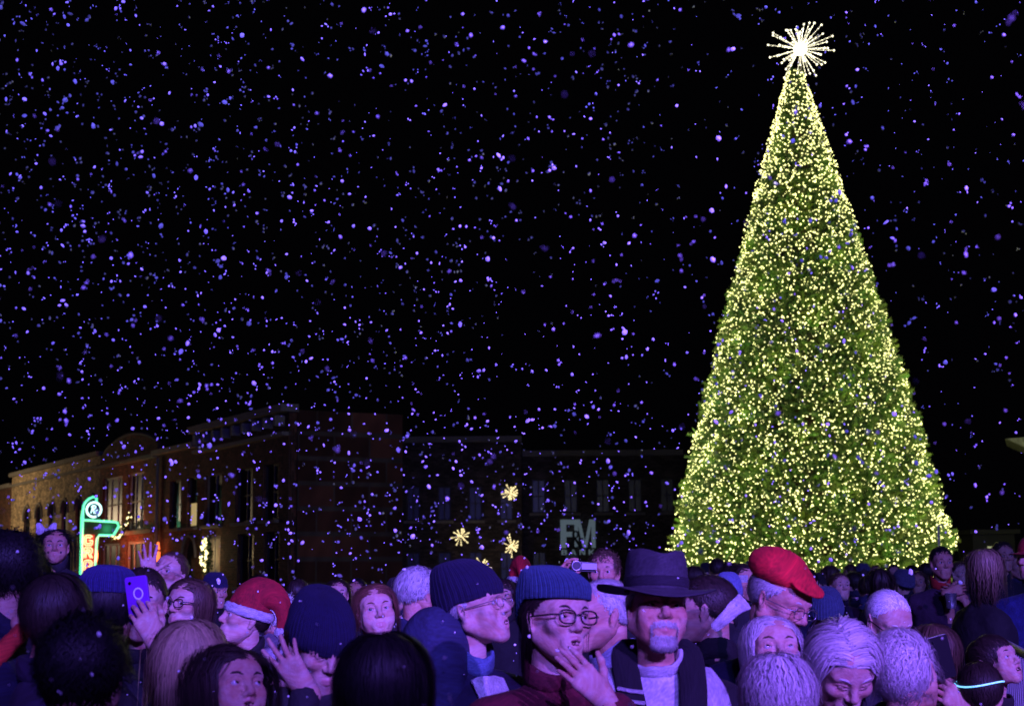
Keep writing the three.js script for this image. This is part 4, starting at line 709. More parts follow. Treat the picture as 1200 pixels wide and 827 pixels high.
{ // twin-globe street lamp, unlit, in front of the brick block
  const a = at(400, 661, 92), b = at(418.5, 661, 92), iron = std([0.02, 0.02, 0.02], 0.5), t = thing('street_lamp', 'unlit twin-globe street lamp above the auburn-haired woman', 'street lamp', [(a.x + b.x) / 2, 0, a.z]), hw = (b.x - a.x) / 2, y = a.y;
  part('post', rod(V(0, 0, 0), V(0, y - 0.7, 0), 0.1, 8, 0.07), iron, t); part('arm', tube([V(-hw, y - 0.55, 0), V(-hw * 0.6, y - 0.85, 0), V(0, y - 0.75, 0), V(hw * 0.6, y - 0.85, 0), V(hw, y - 0.55, 0)], 0.05, 20, 6), iron, t);
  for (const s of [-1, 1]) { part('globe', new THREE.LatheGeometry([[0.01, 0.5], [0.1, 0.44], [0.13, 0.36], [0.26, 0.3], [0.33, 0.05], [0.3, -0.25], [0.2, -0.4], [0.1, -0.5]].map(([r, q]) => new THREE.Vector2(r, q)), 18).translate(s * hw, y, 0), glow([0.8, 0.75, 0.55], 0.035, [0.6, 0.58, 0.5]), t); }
}
// ---------------------------------------------------------------- right edge: pavilion roof, kiosk with a lit panel, flagpole
{
  const c = at(1180, 514, 46), t = thing('pavilion', 'pavilion with pale flat roof at the right edge', 'pavilion', [c.x, 0, c.z]), turn = (t.rotation.y = -0.31), pale = std([0.3, 0.31, 0.36], 0.7, { map: clothTone });
  const s = new THREE.Shape(); s.moveTo(0, 0); s.lineTo(7, 0.3); s.lineTo(7, -0.9); s.lineTo(0.9, -0.45); s.closePath();
  part('roof', new THREE.ExtrudeGeometry(s, { depth: 3, bevelEnabled: true, bevelSize: 0.03, bevelThickness: 0.03, bevelSegments: 1 }).translate(0, c.y, -3), pale, t);
  for (const [x, z] of [[2.4, -0.8], [6, -0.8], [2.4, -2.5], [6, -2.5]]) part('post', box(0.25, c.y - 0.45, 0.25, x, (c.y - 0.45) / 2, z), std([0.08, 0.08, 0.09], 0.6), t);
}
{
  const c = at(1166, 645, 58), t = thing('kiosk', 'small dark kiosk with a lit panel behind the crowd', 'kiosk', [c.x, 0, c.z]);
  part('wall', box(1.5, 2.9, 2, 0, 1.45 + 0.12, -1.02), std([0.03, 0.03, 0.035], 0.7), t); part('roof', box(1.8, 0.15, 2.4, 0, 3.1, -1), std([0.04, 0.04, 0.04], 0.7), t);
  part('lit_panel', box(0.5, 0.3, 0.05, 0, c.y, 0.01), glow([0.8, 0.85, 0.45], 0.3), t);
}
{ const a = at(1100, 617, 30), t = thing('pole', 'thin pale pole standing beside the tree', 'pole', [a.x, 0, a.z]); part('shaft', rod(V(0, 0.12, 0), V(0, a.y, 0), 0.03, 8, 0.02), std([0.5, 0.5, 0.48], 0.4), t); part('hook', tube([V(0, a.y, 0), V(0.05, a.y + 0.04, 0), V(0.09, a.y - 0.03, 0)], 0.015, 10, 5), std([0.5, 0.5, 0.48], 0.4), t); }
// ---------------------------------------------------------------- the great lit tree
const TD = 38, tTop = at(937, 76, TD), tBase = at(946, 655, TD), TX = (tTop.x + tBase.x) / 2, TZ = (tTop.z + tBase.z) / 2, THt = tTop.y, U38 = FPX / TD;
const yLow = 0.75, yWide = at(946, 650, TD).y, RW = 149 / U38;
const radiusAt = (y) => y < yWide ? RW * (0.93 + 0.07 * clamp((y - yLow) / (yWide - yLow), 0, 1)) : RW * Math.pow(clamp((THt - y) / (THt - yWide), 0, 1), 0.93) + 0.1;
const tree = thing('christmas_tree', 'towering lit Christmas tree covered in warm white bulbs', 'Christmas tree', [TX, 0.12, TZ]);
{
  const bark = std([0.09, 0.06, 0.04], 0.95, { bumpMap: clothBump, bumpScale: 0.02 });
  part('trunk', rod(V(0, 0, 0), V(0, THt - 0.3, 0), 0.34, 14, 0.05), bark, tree);
  seed = 555; const limbs = [];
  for (let i = 0; i < 150; i++) { const y = lerp(0.9, THt - 0.7, Math.pow(i / 150, 0.9)), a = i * 2.4, r = radiusAt(y) * 0.88; limbs.push(rod(V(0, y - 0.1, 0), V(Math.cos(a) * r, y + 0.06 * r, Math.sin(a) * r), 0.05, 5, 0.012)); }
  part('limbs', merge(limbs), bark, tree);
  // needle sprays
  const sp = []; const blade = (a, b, w) => { const g = new THREE.BufferGeometry(), d = b.clone().sub(a).normalize(), s = V().crossVectors(d, V(0, 0.3, 1)).normalize().multiplyScalar(w); g.setAttribute('position', new THREE.Float32BufferAttribute([...a.clone().sub(s).toArray(), ...a.clone().add(s).toArray(), ...b.toArray()], 3)); g.computeVertexNormals(); return g; };
  for (let i = 0; i < 46; i++) { const t = i / 46, x = t * 0.36, a = i * 2.4, l = 0.085 * (1 - 0.45 * t); sp.push(blade(V(x, 0, 0), V(x + l * 0.75, Math.cos(a) * l, Math.sin(a) * l), 0.008)); }
  for (const [t, s] of [[0.3, 1], [0.45, -1]]) for (let i = 0; i < 20; i++) { const u = i / 20, x = t * 0.36 + u * 0.13, z = s * u * 0.13, a = i * 2.4, l = 0.07 * (1 - 0.4 * u); sp.push(blade(V(x, 0, z), V(x + l * 0.6, Math.cos(a) * l, z + s * l * 0.5 + Math.sin(a) * l * 0.7), 0.007)); }
  const spray = mergeGeometries(sp.map((g) => g));
  const N = 17000, im = new THREE.InstancedMesh(spray, std([1, 1, 1], 0.55, { side: THREE.DoubleSide }), N), q = new THREE.Quaternion(), m = new THREE.Matrix4(), dir = V(), col = new THREE.Color();
  im.name = 'crown'; im.userData.kind = 'stuff'; im.castShadow = im.receiveShadow = true;
  for (let i = 0; i < N; i++) {
    let y; do { y = lerp(yLow, THt, rnd()); } while (rnd() > (radiusAt(y) + 0.12) / RW);
    const a = rr(0, TAU), tier = 0.06 * Math.sin(a * 9 + y * 5) + 0.05 * noise(Math.cos(a) * 4, y * 2.2, Math.sin(a) * 4), r = Math.max(0.02, (radiusAt(y) - 0.24) * (1 + tier * 0.6) * (rnd() < 0.7 ? rr(0.9, 1.02) : rr(0.55, 0.9)));
    dir.set(Math.cos(a + rr(-0.6, 0.6)), rr(-0.25, 0.55), Math.sin(a + rr(-0.6, 0.6))).normalize(); q.setFromUnitVectors(V(1, 0, 0), dir); q.multiply(new THREE.Quaternion().setFromAxisAngle(V(1, 0, 0), rr(0, TAU)));
    const s = rr(0.75, 1.35) * clamp(0.4 + radiusAt(y) / RW, 0.5, 1); m.compose(V(Math.cos(a) * r, y, Math.sin(a) * r), q, V(s, s, s)); im.setMatrixAt(i, m);
    const k = rr(0.7, 1.35); im.setColorAt(i, col.setRGB(rr(0.05, 0.095) * k, rr(0.11, 0.165) * k, rr(0.012, 0.045) * k));
  }
  tree.add(im);
  // bulbs, wound round the cone on strings
  const bulbs = [], total = 17500;
  for (let i = 0; i < total; i++) { let y; do { y = lerp(yLow + 0.2, THt - 0.05, rnd()); } while (rnd() > (radiusAt(y) + 0.1) / RW); const a = rr(0, TAU), r = Math.max(0.06, (radiusAt(y) + 0.07) * (1 + 0.035 * Math.sin(a * 9 + y * 5)) * (rnd() < 0.66 ? rr(0.95, 1.03) : rr(0.8, 0.95))); bulbs.push([Math.cos(a) * r, y, Math.sin(a) * r, rr(0.45, 1.15)]); }
  for (let k = 0; k < 8; k++) { const a = k * TAU / 8 + 0.35; for (let j = 0; j < 13; j++) { const y = THt - 0.05 - j * 0.12, r = radiusAt(y) * 1.04 + 0.03; bulbs.push([Math.cos(a) * r, y, Math.sin(a) * r, 0.9]); } }
  bulbs.sort((p, r) => r[2] - p[2]);
  const bg = new THREE.IcosahedronGeometry(0.0185, 1), warm = glow([1, 0.97, 0.34], 2.2);
  const front = []; bulbs.forEach((b, i) => { if (b[2] > 0 && front.length < 300 && i % 5 === 0) { front.push(b); b.own = true; } });
  for (const b of front) { const o = part('light_bulb', bg, warm, tree); o.position.set(b[0], b[1], b[2]); o.scale.setScalar(b[3]); }
  const rest = bulbs.filter((b) => !b.own), bm = new THREE.InstancedMesh(bg, warm, rest.length); bm.name = 'light_string'; bm.userData.kind = 'stuff';
  rest.forEach((b, i) => bm.setMatrixAt(i, m.makeScale(b[3], b[3], b[3]).setPosition(b[0], b[1], b[2]))); tree.add(bm);
  part('planter', new THREE.CylinderGeometry(1.3, 1.2, 0.75, 24).translate(0, 0.375, 0), std([0.1, 0.09, 0.08], 0.8), tree);
  // the strings' light: one lamp just outside the bulbs of every stretch of string
  for (let k = 0; k < 84; k++) { const t = (k + 0.5) / 84, y = THt - (THt - 0.9) * Math.sqrt(t), a = k * 2.39996, l = new THREE.PointLight(rgb(0.97, 1, 0.28), 2.5); l.name = 'string_glow'; l.position.set(TX + Math.cos(a) * (radiusAt(y) + 0.42), y, TZ + Math.sin(a) * (radiusAt(y) + 0.42)); l.castShadow = true; l.shadow.radius = 20; scene.add(l); }
}
{
  const s = starburst('tree_topper', 'starburst topper of white lights on the tip of the tree', 938, 57.5, TD, 36, 64, null, { seedIn: 12, bulbR: 0.012, k: 1.9, core: 0.16, fine: true, em: [1, 0.92, 0.66] });
  part('stem', rod(V(0, -0.55, 0), V(0, 0, 0), 0.03, 6), darkWood, s.t);
  const l = new THREE.PointLight(rgb(1, 0.9, 0.6), 6); l.position.copy(s.c).add(V(0, 0, 0.9)); l.castShadow = true; l.shadow.radius = 10; scene.add(l);
}
// ---------------------------------------------------------------- the crowd
const NAVY = [0.012, 0.014, 0.05], BLACK = [0.01, 0.01, 0.012], COAL = [0.02, 0.02, 0.026], BLUEGREY = [0.03, 0.042, 0.1], TEAL = [0.05, 0.13, 0.2], WHITE = [0.72, 0.72, 0.74], RED = [0.5, 0.012, 0.02], WINE = [0.14, 0.008, 0.02];
const scarfRing = (w, mat, r = 0.1, name = 'scarf', tall = 0.04, dy = 0.035) => { const g = ringSurface(13, 48, (j, th) => { const a = TAU * j / 12, k = 1 + 0.22 * noise(Math.cos(th) * 3 + 1, Math.sin(th) * 3, j * 0.4); return [Math.cos(th) * (r + 0.026 * Math.cos(a) * k), dy + tall * Math.sin(a) * k - 0.02 * Math.max(0, Math.sin(th)), Math.sin(th) * (r * 0.95 + 0.026 * Math.cos(a) * k)]; }); g.applyMatrix4(new THREE.Matrix4().makeBasis(w.R, V(0, 1, 0), w.F).setPosition(w.nb.clone().sub(w.base))); return part(name, g, mat, w.g); };
const hat = (geo, mat, name = 'knit_hat', tilt = [0, 0, 0]) => (w) => w.put(name, geo.clone().rotateX(tilt[0]).rotateZ(tilt[2]), mat);
const phoneGeo = (() => { const s = new THREE.Shape(), w = 0.036, h = 0.073, r = 0.009; s.moveTo(-w + r, -h); s.lineTo(w - r, -h); s.quadraticCurveTo(w, -h, w, -h + r); s.lineTo(w, h - r); s.quadraticCurveTo(w, h, w - r, h); s.lineTo(-w + r, h); s.quadraticCurveTo(-w, h, -w, h - r); s.lineTo(-w, -h + r); s.quadraticCurveTo(-w, -h, -w + r, -h); return new THREE.ExtrudeGeometry(s, { depth: 0.007, bevelEnabled: true, bevelSize: 0.0015, bevelThickness: 0.0015, bevelSegments: 2 }).translate(0, 0, -0.0035); })();
function phone(label, p, euler, caseMat, ring) {
  const t = thing('phone', label, 'phone', p); t.rotation.set(...euler);
  part('case', phoneGeo, caseMat, t); part('screen', box(0.064, 0.134, 0.001, 0, 0, -0.0062), std([0.01, 0.01, 0.012], 0.1), t);
  part('camera_lens', new THREE.CylinderGeometry(0.005, 0.005, 0.003, 12).rotateX(Math.PI / 2).translate(-0.02, 0.055, 0.006), std([0.01, 0.01, 0.01], 0.1), t);
  if (ring) part('ring_mark', new THREE.TorusGeometry(0.015, 0.0028, 6, 24).scale(1, 1.1, 0.4).translate(0.004, 0.02, 0.0055), std([0.75, 0.75, 0.78], 0.5), t);
  return t;
}
const bob = (c, x = {}) => ({ color: c, len: 0.24, vol: 0.14, style: 'down', wave: 0.004, ...x }), crop = (c, x = {}) => ({ color: c, len: 0.055, vol: 0.07, style: 'back', wave: 0.003, ...x }), long = (c, x = {}) => ({ color: c, len: 0.36, vol: 0.12, style: 'down', wave: 0.004, ...x }), perm = (c, x = {}) => ({ color: c, len: 0.11, vol: 0.3, style: 'curly', wave: 0.012, freq: 16, ...x });
const beanie = (c, x = {}) => hat(beanieGeo(x), knit(c));

// -- left edge
person({ px: 64, py: 642, d: 8.9, h: 0.205, child: true, yaw: 14, pitch: 8, by: 10, ground: 0.78, label: 'laughing girl with big white hair bow lifted above the crowd', skin: 'tan', face: { sex: 'f', mouth: 'smile', cheek: 1.15 }, hair: long('black', { len: 0.3, vol: 0.1, part: 0.3 }), top: COAL,
  wear: (w) => { const m = cloth(WHITE), list = []; for (const s of [-1, 1]) list.push(ringSurface(7, 20, (j, th) => { const t = j / 6; return [-0.055 + s * (0.006 + t * 0.055), 0.105 + (0.01 + 0.03 * Math.sin(t * 2.4)) * Math.cos(th) + 0.012 * t, 0.03 + 0.014 * Math.sin(th) * (0.4 + Math.sin(t * 3))]; })); list.push(new THREE.SphereGeometry(0.013, 10, 8).translate(-0.055, 0.105, 0.035)); w.put('hair_bow', merge(list), m); } });
person({ px: 66, py: 700, d: 9.3, yaw: 170, label: 'adult in dark coat holding up the girl with the bow', hair: crop('dark'), top: BLACK });
person({ px: 14, py: 672, d: 4.7, yaw: 165, label: 'dark-haired person at the far left edge seen from behind', hair: perm('black', { len: 0.14, vol: 0.35 }), top: NAVY, bulk: 1.15 });
person({ px: 66, py: 722, d: 4.5, yaw: 175, pitch: 12, label: 'brown-haired person seen from behind below the girl with the bow', hair: bob('dark', { len: 0.17 }), top: [0.03, 0.02, 0.05] });
person({ px: -75, py: 742, d: 4.35, yaw: 150, label: 'person in orange-red jacket raising a sleeve at the left edge', hair: crop('black'), top: [0.75, 0.05, 0.03], build: 0.8, arms: { right: { wrist: at(44, 716, 4.64), pose: 'grip', hint: at(0, 900, 4.2), fingers: V(0.8, 0.4, -0.4), palm: V(0.3, 0, -1) } } });
person({ px: 97, py: 792, d: 3.35, yaw: 178, label: 'black-haired head nearest the camera at bottom left', hair: perm('black', { len: 0.1, vol: 0.3 }), top: BLACK });
person({ px: 127, py: 716, d: 5.4, yaw: 172, pitch: -6, label: 'person in a blue cap over black hair under the neon sign', hair: bob('black', { len: 0.17, vol: 0.2 }), top: BLACK, wear: beanie([0.04, 0.035, 0.2], { rim: 0.055, top: 0.15, cuff: 0, wide: 1.16, back: 0 }) });
{ // filming with a violet phone
  const ph = at(162, 703, 5.05), wr = at(178, 748, 4.95);
  person({ px: 166, py: 708, d: 5.5, yaw: 5, pitch: -4, label: 'person hidden behind a raised violet phone', skin: 'pale', face: { sex: 'f' }, hair: crop('dark'), top: COAL, arms: { left: { wrist: wr, hint: at(230, 850, 5.6), fingers: V(-0.42, 0.9, 0.1), palm: V(-0.45, 0, -1), pose: 'grip', size: 0.98 } } });
  phone('violet cased phone with white ring mark held up at left', ph, [0.1, -0.25, 0.14], std([0.22, 0.03, 0.5], 0.45), true);
}
person({ px: 198, py: 673, d: 8.6, yaw: -18, pitch: 14, roll: -14, by: 0, label: 'man in thin glasses waving a raised open hand', skin: 'pale', face: { jaw: 1.05 }, hair: crop('brown', { recede: 0.15 }), glasses: 'thin', top: BLACK, arms: { right: { wrist: at(174, 677, 8.3), hint: at(150, 760, 8.4), fingers: V(-0.06, 1, 0.05), palm: V(0.15, 0, 1), pose: 'wave' } },
  wear: (w) => { const a = at(176, 683, 8.3).sub(w.base), b = at(187, 700, 8.33).sub(w.base); part('sleeve_cuff', rod(b, a, 0.062, 16, 0.05), cloth([0.55, 0.6, 0.7]), w.g); } });
person({ px: 221, py: 711, d: 6.9, yaw: -32, pitch: 8, by: -10, label: 'woman in dark glasses with light brown bob looking up left', skin: 'pale', face: { sex: 'f', cheek: 1.1 }, hair: bob('brown', { len: 0.22, vol: 0.16, part: 0.5 }), brow: 'brown', glasses: 'dark', top: NAVY });
person({ px: 222, py: 780, d: 4.25, yaw: 178, pitch: 8, roll: 4, label: 'woman with straight blonde hair seen from behind', skin: 'pale', face: { sex: 'f' }, hair: long('blonde', { len: 0.25, vol: 0.1, n: 2500, wave: 0.0025, tone: 0.3 }), top: NAVY });
person({ px: 272, py: 809, d: 3.9, h: 0.205, child: true, yaw: 38, pitch: 14, roll: -4, by: 60, label: 'dark-haired girl at the bottom edge gazing up right', skin: 'light', face: { sex: 'f', mouth: 'open', cheek: 1.12 }, look: [0.35, 0.25], hair: long('dark', { len: 0.3, vol: 0.13, part: 0.6, n: 2300 }), top: COAL });
{
  const [b, c, p] = santaGeo(1);
  person({ px: 285, py: 727, d: 7.0, yaw: -58, pitch: 16, by: -40, label: 'person in red and white santa hat looking up left', skin: 'pale', face: { sex: 'f' }, hair: crop('dark', { maxY: 0.35 }), top: BLACK, look: [-0.2, 0.3], wear: (w) => { for (const q of [b, c, p]) q.translate(0, -0.03, 0.014).scale(0.95, 0.92, 0.95).translate(0, 0.034, -0.014); const h = w.put('santa_hat', b.rotateZ(-0.12), cloth([0.45, 0.01, 0.02])); w.put('fur_trim', c.rotateZ(-0.12), cloth(WHITE), h); w.put('pompom', p, cloth(WHITE), h); } });
}
person({ px: 327, py: 724, d: 7.8, yaw: 150, label: 'white-haired person in pale scarf behind the santa hat', skin: 'pale', hair: perm('white', { len: 0.08, vol: 0.22 }), top: [0.3, 0.32, 0.4], wear: (w) => scarfRing(w, cloth([0.6, 0.62, 0.7]), 0.1, 'scarf', 0.05) });
person({ px: 375, py: 756, d: 4.4, yaw: 28, pitch: -24, by: 10, label: 'woman in smooth navy knit hat raising a spread hand', skin: 'pale', face: { sex: 'f' }, hair: { ...bob('brown'), maxY: 0.2 }, top: COAL, noBrow: false, look: [0, -0.3], wear: beanie([0.008, 0.009, 0.055], { rim: 0.012, top: 0.145, slouch: 0.03, wide: 1.05, cuff: 0, rib: 90, puff: 1.04 }), arms: { right: { wrist: at(358, 806, 4.2), hint: at(300, 920, 4.3), fingers: V(-0.55, 0.8, 0.1), palm: V(0.3, 0, -1), pose: 'spread', size: 0.9 } } });
person({ px: 440, py: 718, d: 6.8, yaw: 14, pitch: 10, roll: 6, by: 5, label: 'auburn-haired woman facing the camera behind a black-haired head', skin: 'pale', face: { sex: 'f', cheek: 1.12 }, look: [-0.2, 0.1], hair: { ...bob('auburn', { len: 0.2, vol: 0.16, part: -0.4 }) }, top: [0.05, 0.03, 0.08] });
person({ px: 450, py: 812, d: 3.3, yaw: 178, label: 'large black-haired head nearest the camera at bottom centre', hair: bob('black', { len: 0.22, vol: 0.22 }), top: BLACK, wear: (w) => band(w, [[-0.13, w.S * 0.83, 0.02], [-0.15, w.S * 0.8, -0.06], [-0.15, w.S * 0.7, -0.14]], 0.03, 0.01, cloth([0.16, 0.2, 0.3]), 'strap') });
person({ px: 492, py: 697, d: 7.0, yaw: 128, pitch: 2, by: 150, label: 'grey-haired man in blue coat seen from behind', skin: 'ruddy', hair: crop('grey', { len: 0.07, vol: 0.12, wave: 0.006 }), top: BLUEGREY, bulk: 1.2 });
person({ px: 512, py: 768, d: 5.0, yaw: 172, label: 'person in a slate blue hood seen from behind', top: BLUEGREY, wear: (w) => w.put('hood', hoodGeo(), cloth(BLUEGREY)) });
person({ px: 557, py: 714, d: 5.0, yaw: 66, pitch: 14, roll: 3, by: 40, label: 'smiling man in navy knit hat seen in profile', skin: 'pale', face: { mouth: 'open', squint: 1, jaw: 1.08, nose: 1.15, cheek: 1.15, old: 1 }, look: [0.2, 0.1], hair: crop('grey', { maxY: 0.1 }), glasses: 'thin', top: NAVY, collarColor: [0.12, 0.2, 0.36], collar: 0.06,
  wear: (w) => { beanie([0.007, 0.007, 0.045], { rim: 0.03, top: 0.165, wide: 1.08, slouch: 0.035, back: 0.05, cuff: 0 })(w); band(w, [[0.0, w.S * 0.82, null, 0.006], [0.0, w.S * 0.77, null, 0.006], [0.0, w.S * 0.68, null, 0.006]], 0.13, 0.012, cloth(WHITE), 'shirt'); } });
person({ px: 652, py: 727, d: 4.3, yaw: 33, pitch: 4, roll: -4, by: 20, label: 'woman in teal knit hat and dark glasses covering her mouth', skin: 'pale', face: { sex: 'f', mouth: 'open', cheek: 1.05 }, look: [0.2, 0.1], hair: long('dark', { len: 0.22, maxY: 0.25, vol: 0.14 }), brow: 'dark', glasses: 'dark', top: WINE, bulk: 1.15, arms: { left: { wrist: at(709, 820, 4.0), hint: at(780, 960, 4.2), fingers: V(-0.7, 0.74, -0.12), palm: V(-0.35, -0.2, -1), pose: 'flat', size: 0.94 } },
  wear: (w) => { beanie([0.04, 0.1, 0.19], { rim: 0.055, top: 0.15, wide: 1.1, cuff: 0, slouch: 0.055, back: 0.075, rib: 80 })(w); w.put('earring', new THREE.SphereGeometry(0.005, 10, 8).translate(-0.083, -0.045, -0.004), std([0.85, 0.85, 0.88], 0.2)); } });
{
  const [b, c, p] = santaGeo(-1);
  person({ px: 612, py: 688, d: 12, yaw: 150, label: 'distant person in a small red santa hat behind the teal knit hat', hair: perm('black', { len: 0.12 }), top: BLACK, wear: (w) => { const h = w.put('santa_hat', b.translate(0, 0.02, 0), cloth([0.6, 0.012, 0.02])); w.put('fur_trim', c.translate(0, 0.02, 0), cloth(WHITE), h); w.put('pompom', p.translate(0, 0.02, 0), cloth(WHITE), h); } });
}
{ // filming with a camcorder
  const cam = at(683, 663.5, 7.9), wr = at(655, 676, 7.95);
  person({ px: 708, py: 671, d: 8.5, yaw: -12, pitch: 0, by: -10, label: 'curly-haired man filming with a camcorder', skin: 'ruddy', face: {}, hair: perm('brown', { len: 0.06, vol: 0.16 }), top: BLACK, arms: { right: { wrist: wr, hint: at(600, 760, 8.2), fingers: V(0.2, 0.9, -0.2), palm: V(1, 0.1, 0.3), pose: 'grip' } } });
  const t = thing('camcorder', 'small silver camcorder held up beside the fedora', 'camcorder', cam); t.rotation.set(0.05, 0.15, -0.05); const m = std([0.05, 0.05, 0.055], 0.35), s = std([0.5, 0.5, 0.52], 0.3, { metalness: 0.7 });
  part('body', new THREE.ExtrudeGeometry((() => { const q = new THREE.Shape(); q.moveTo(-0.05, -0.022); q.lineTo(0.055, -0.022); q.lineTo(0.06, 0.018); q.lineTo(-0.045, 0.022); q.closePath(); return q; })(), { depth: 0.04, bevelEnabled: true, bevelSize: 0.003, bevelThickness: 0.003 }).translate(0, 0, -0.02), m, t);
  part('screen_back', box(0.075, 0.03, 0.008, 0.025, 0.002, 0.034), s, t); const l = part('lens_barrel', new THREE.CylinderGeometry(0.023, 0.021, 0.05, 20).rotateX(Math.PI / 2).translate(-0.042, 0.004, 0.03), m, t); part('lens_ring', new THREE.TorusGeometry(0.022, 0.0035, 8, 24).translate(-0.042, 0.004, 0.056), s, l);
}
person({ px: 706, py: 722, d: 5.3, yaw: -72, pitch: 2, by: -60, label: 'grey short-haired man half hidden left of the fedora', skin: 'ruddy', face: { old: 1 }, hair: crop('grey', { len: 0.03, vol: 0.03 }), top: [0.4, 0.42, 0.5], collarColor: [0.35, 0.4, 0.55], collar: 0.07 });
{ // the man in the fedora
  const [brim, crown, ribbon] = fedoraGeo(), felt = cloth([0.055, 0.05, 0.065]);
  person({ px: 770, py: 716, d: 4.55, yaw: 10, pitch: 10, roll: -3, by: 0, label: 'smiling man in dark fedora with grey goatee and white jacket', skin: 'ruddy', face: { mouth: 'smile', cheek: 1.18, jaw: 1.1, nose: 1.1, old: 1, squint: 1 }, hair: crop('grey', { maxY: 0.15, len: 0.04 }), brow: 'grey', top: BLACK, bulk: 1.1, build: 1.05, collar: 0.016, collarColor: WHITE, inner: WHITE, paint: (x, y, z) => z > 0.02 && Math.abs(x) < 0.075 && y > 0.5,
    stubble: (x, y, z) => (y < -0.08 && y > -0.118 && z > 0.05 && Math.abs(x) < 0.036) || (z > 0.07 && y > -0.056 && y < -0.041 && Math.abs(x) < 0.031) || (z > 0.06 && y < -0.05 && Math.abs(x) > 0.033 && Math.abs(x) < 0.037), stubbleColor: [0.5, 0.48, 0.46],
    wear: (w) => {
      const T = (q) => q.translate(0, -0.055, 0).scale(1, 1.02, 1).translate(0, 0.062, 0).rotateX(0.1); const f = w.put('fedora', T(merge([brim, crown])).translate(0, 0.0, 0), felt); w.put('hat_band', T(ribbon), cloth([0.02, 0.016, 0.028]), f);
      const S = w.S, wm = cloth(WHITE), bm = cloth([0.008, 0.008, 0.012]);
      for (const s of [-1, 1]) band(w, [[s * 0.11, S * 0.842, 0.02], [s * 0.135, S * 0.8, null, 0.012], [s * 0.14, S * 0.72, null, 0.012], [s * 0.14, S * 0.58, null, 0.012]], [0.08, 0.15], 0.022, wm, 'jacket_panel');
      for (const s of [-1, 1]) { const sc = band(w, [[s * 0.02, S * 0.862, -0.085], [s * 0.083, S * 0.87, -0.02], [s * 0.09, S * 0.83, null, 0.028], [s * 0.078, S * 0.77, null, 0.032], [s * 0.07, S * 0.68, null, 0.032], [s * 0.07, S * 0.55, null, 0.032]], [0.075, 0.075], 0.024, bm, 'scarf'); if (s < 0) for (const k of [0, 1]) { const y = S * 0.815 - k * 0.027; band(w, [[-0.122, y + 0.006, null, 0.05], [-0.085, y, null, 0.054], [-0.05, y - 0.004, null, 0.05]], 0.011, 0.006, wm, 'stripe', sc); } }
    } });
}
person({ px: 826, py: 716, d: 5.6, yaw: -105, pitch: 0, by: -120, label: 'dark-haired young man showing one ear right of the fedora', skin: 'light', hair: crop('dark', { len: 0.06, vol: 0.08 }), top: BLACK });
person({ px: 854, py: 697, d: 9.8, yaw: 170, label: 'person in pale blue knit cap seen from behind', hair: crop('dark', { maxY: 0 }), top: COAL, wear: beanie([0.22, 0.28, 0.55], { rim: 0.0, top: 0.14, cuff: 0 }) });
person({ px: 873, py: 682, d: 10.4, yaw: 20, label: 'dark-haired person behind a small white card left of the red cap', hair: bob('dark'), face: { sex: 'f' }, top: COAL, wear: (w) => 0 });
{ const t = thing('card', 'small white card held up left of the red cap', 'card', at(871, 678, 9.9)); part('sheet', box(0.06, 0.045, 0.003), cloth(WHITE), t); }
person({ px: 914, py: 706, d: 5.0, yaw: 44, pitch: -22, roll: -6, by: 15, lean: 0.07, label: 'man in bright red flat cap looking down in dark coat', skin: 'ruddy', face: { old: 1, nose: 1.1, jaw: 1.05 }, look: [0, -0.35], hair: crop('grey', { maxY: 0.25, len: 0.05 }), glasses: 'thin', top: NAVY, bulk: 1.22, build: 1.05, collar: 0.07,
  wear: (w) => { const c = w.put('flat_cap', flatCapGeo().scale(0.96, 1.05, 0.9).rotateX(-0.16).translate(0, 0.004, -0.012), cloth([0.85, 0.014, 0.022])); w.put('cap_button', new THREE.SphereGeometry(0.007, 8, 6).translate(0, 0.155, -0.03), cloth([0.85, 0.014, 0.022]), c); const a = [at(874, 704, 4.93), at(862, 712, 4.86), at(850, 724, 4.84), at(836, 737, 4.85)].map((p) => p.sub(w.base).applyAxisAngle(V(0, 1, 0), -15 * D2R)); band(w, a.map((p) => [p.x, p.y, p.z]), [0.06, 0.03], 0.006, cloth(WHITE), 'pale_lapel'); } });
person({ px: 906, py: 769, d: 4.75, yaw: 6, pitch: 20, by: 0, label: 'fair-haired woman gazing up below the red cap', skin: 'pale', face: { sex: 'f' }, hair: bob('blonde', { len: 0.16, vol: 0.1, color: 'silver' }), brow: 'brown', look: [0, 0.3], top: [0.25, 0.3, 0.45], bulk: 1.15 });
person({ px: 912, py: 824, d: 4.0, yaw: 175, label: 'silver curly head seen from behind at the bottom edge', hair: bob('silver', { len: 0.13, vol: 0.26, n: 2300, wave: 0.007, freq: 20, part: 0.1 }), top: COAL });
person({ px: 987, py: 784, d: 4.3, yaw: 12, pitch: -34, by: 0, look: [0, -0.4], label: 'woman with swept silver-blonde bob bowing her head', skin: 'pale', face: { sex: 'f', old: 1 }, hair: bob('silver', { len: 0.2, vol: 0.24, part: -0.6, n: 2600, wave: 0.0015 }), top: BLACK, lean: 0.1 });
person({ px: 968, py: 716, d: 8.8, yaw: 172, pitch: 10, label: 'person in slate blue knit cap seen from behind beside the red cap', hair: crop('brown', { maxY: 0 }), top: COAL, wear: beanie([0.045, 0.085, 0.15], { rim: -0.005, top: 0.135, cuff: 0, wide: 1.12 }) });
person({ px: 1041, py: 729, d: 6.3, yaw: 22, pitch: -26, by: 10, label: 'balding white-haired man in glasses looking down', skin: 'pale', face: { old: 1 }, hair: crop('white', { len: 0.03, vol: 0.02, recede: 0.18 }), brow: 'white', glasses: 'dark', top: COAL });
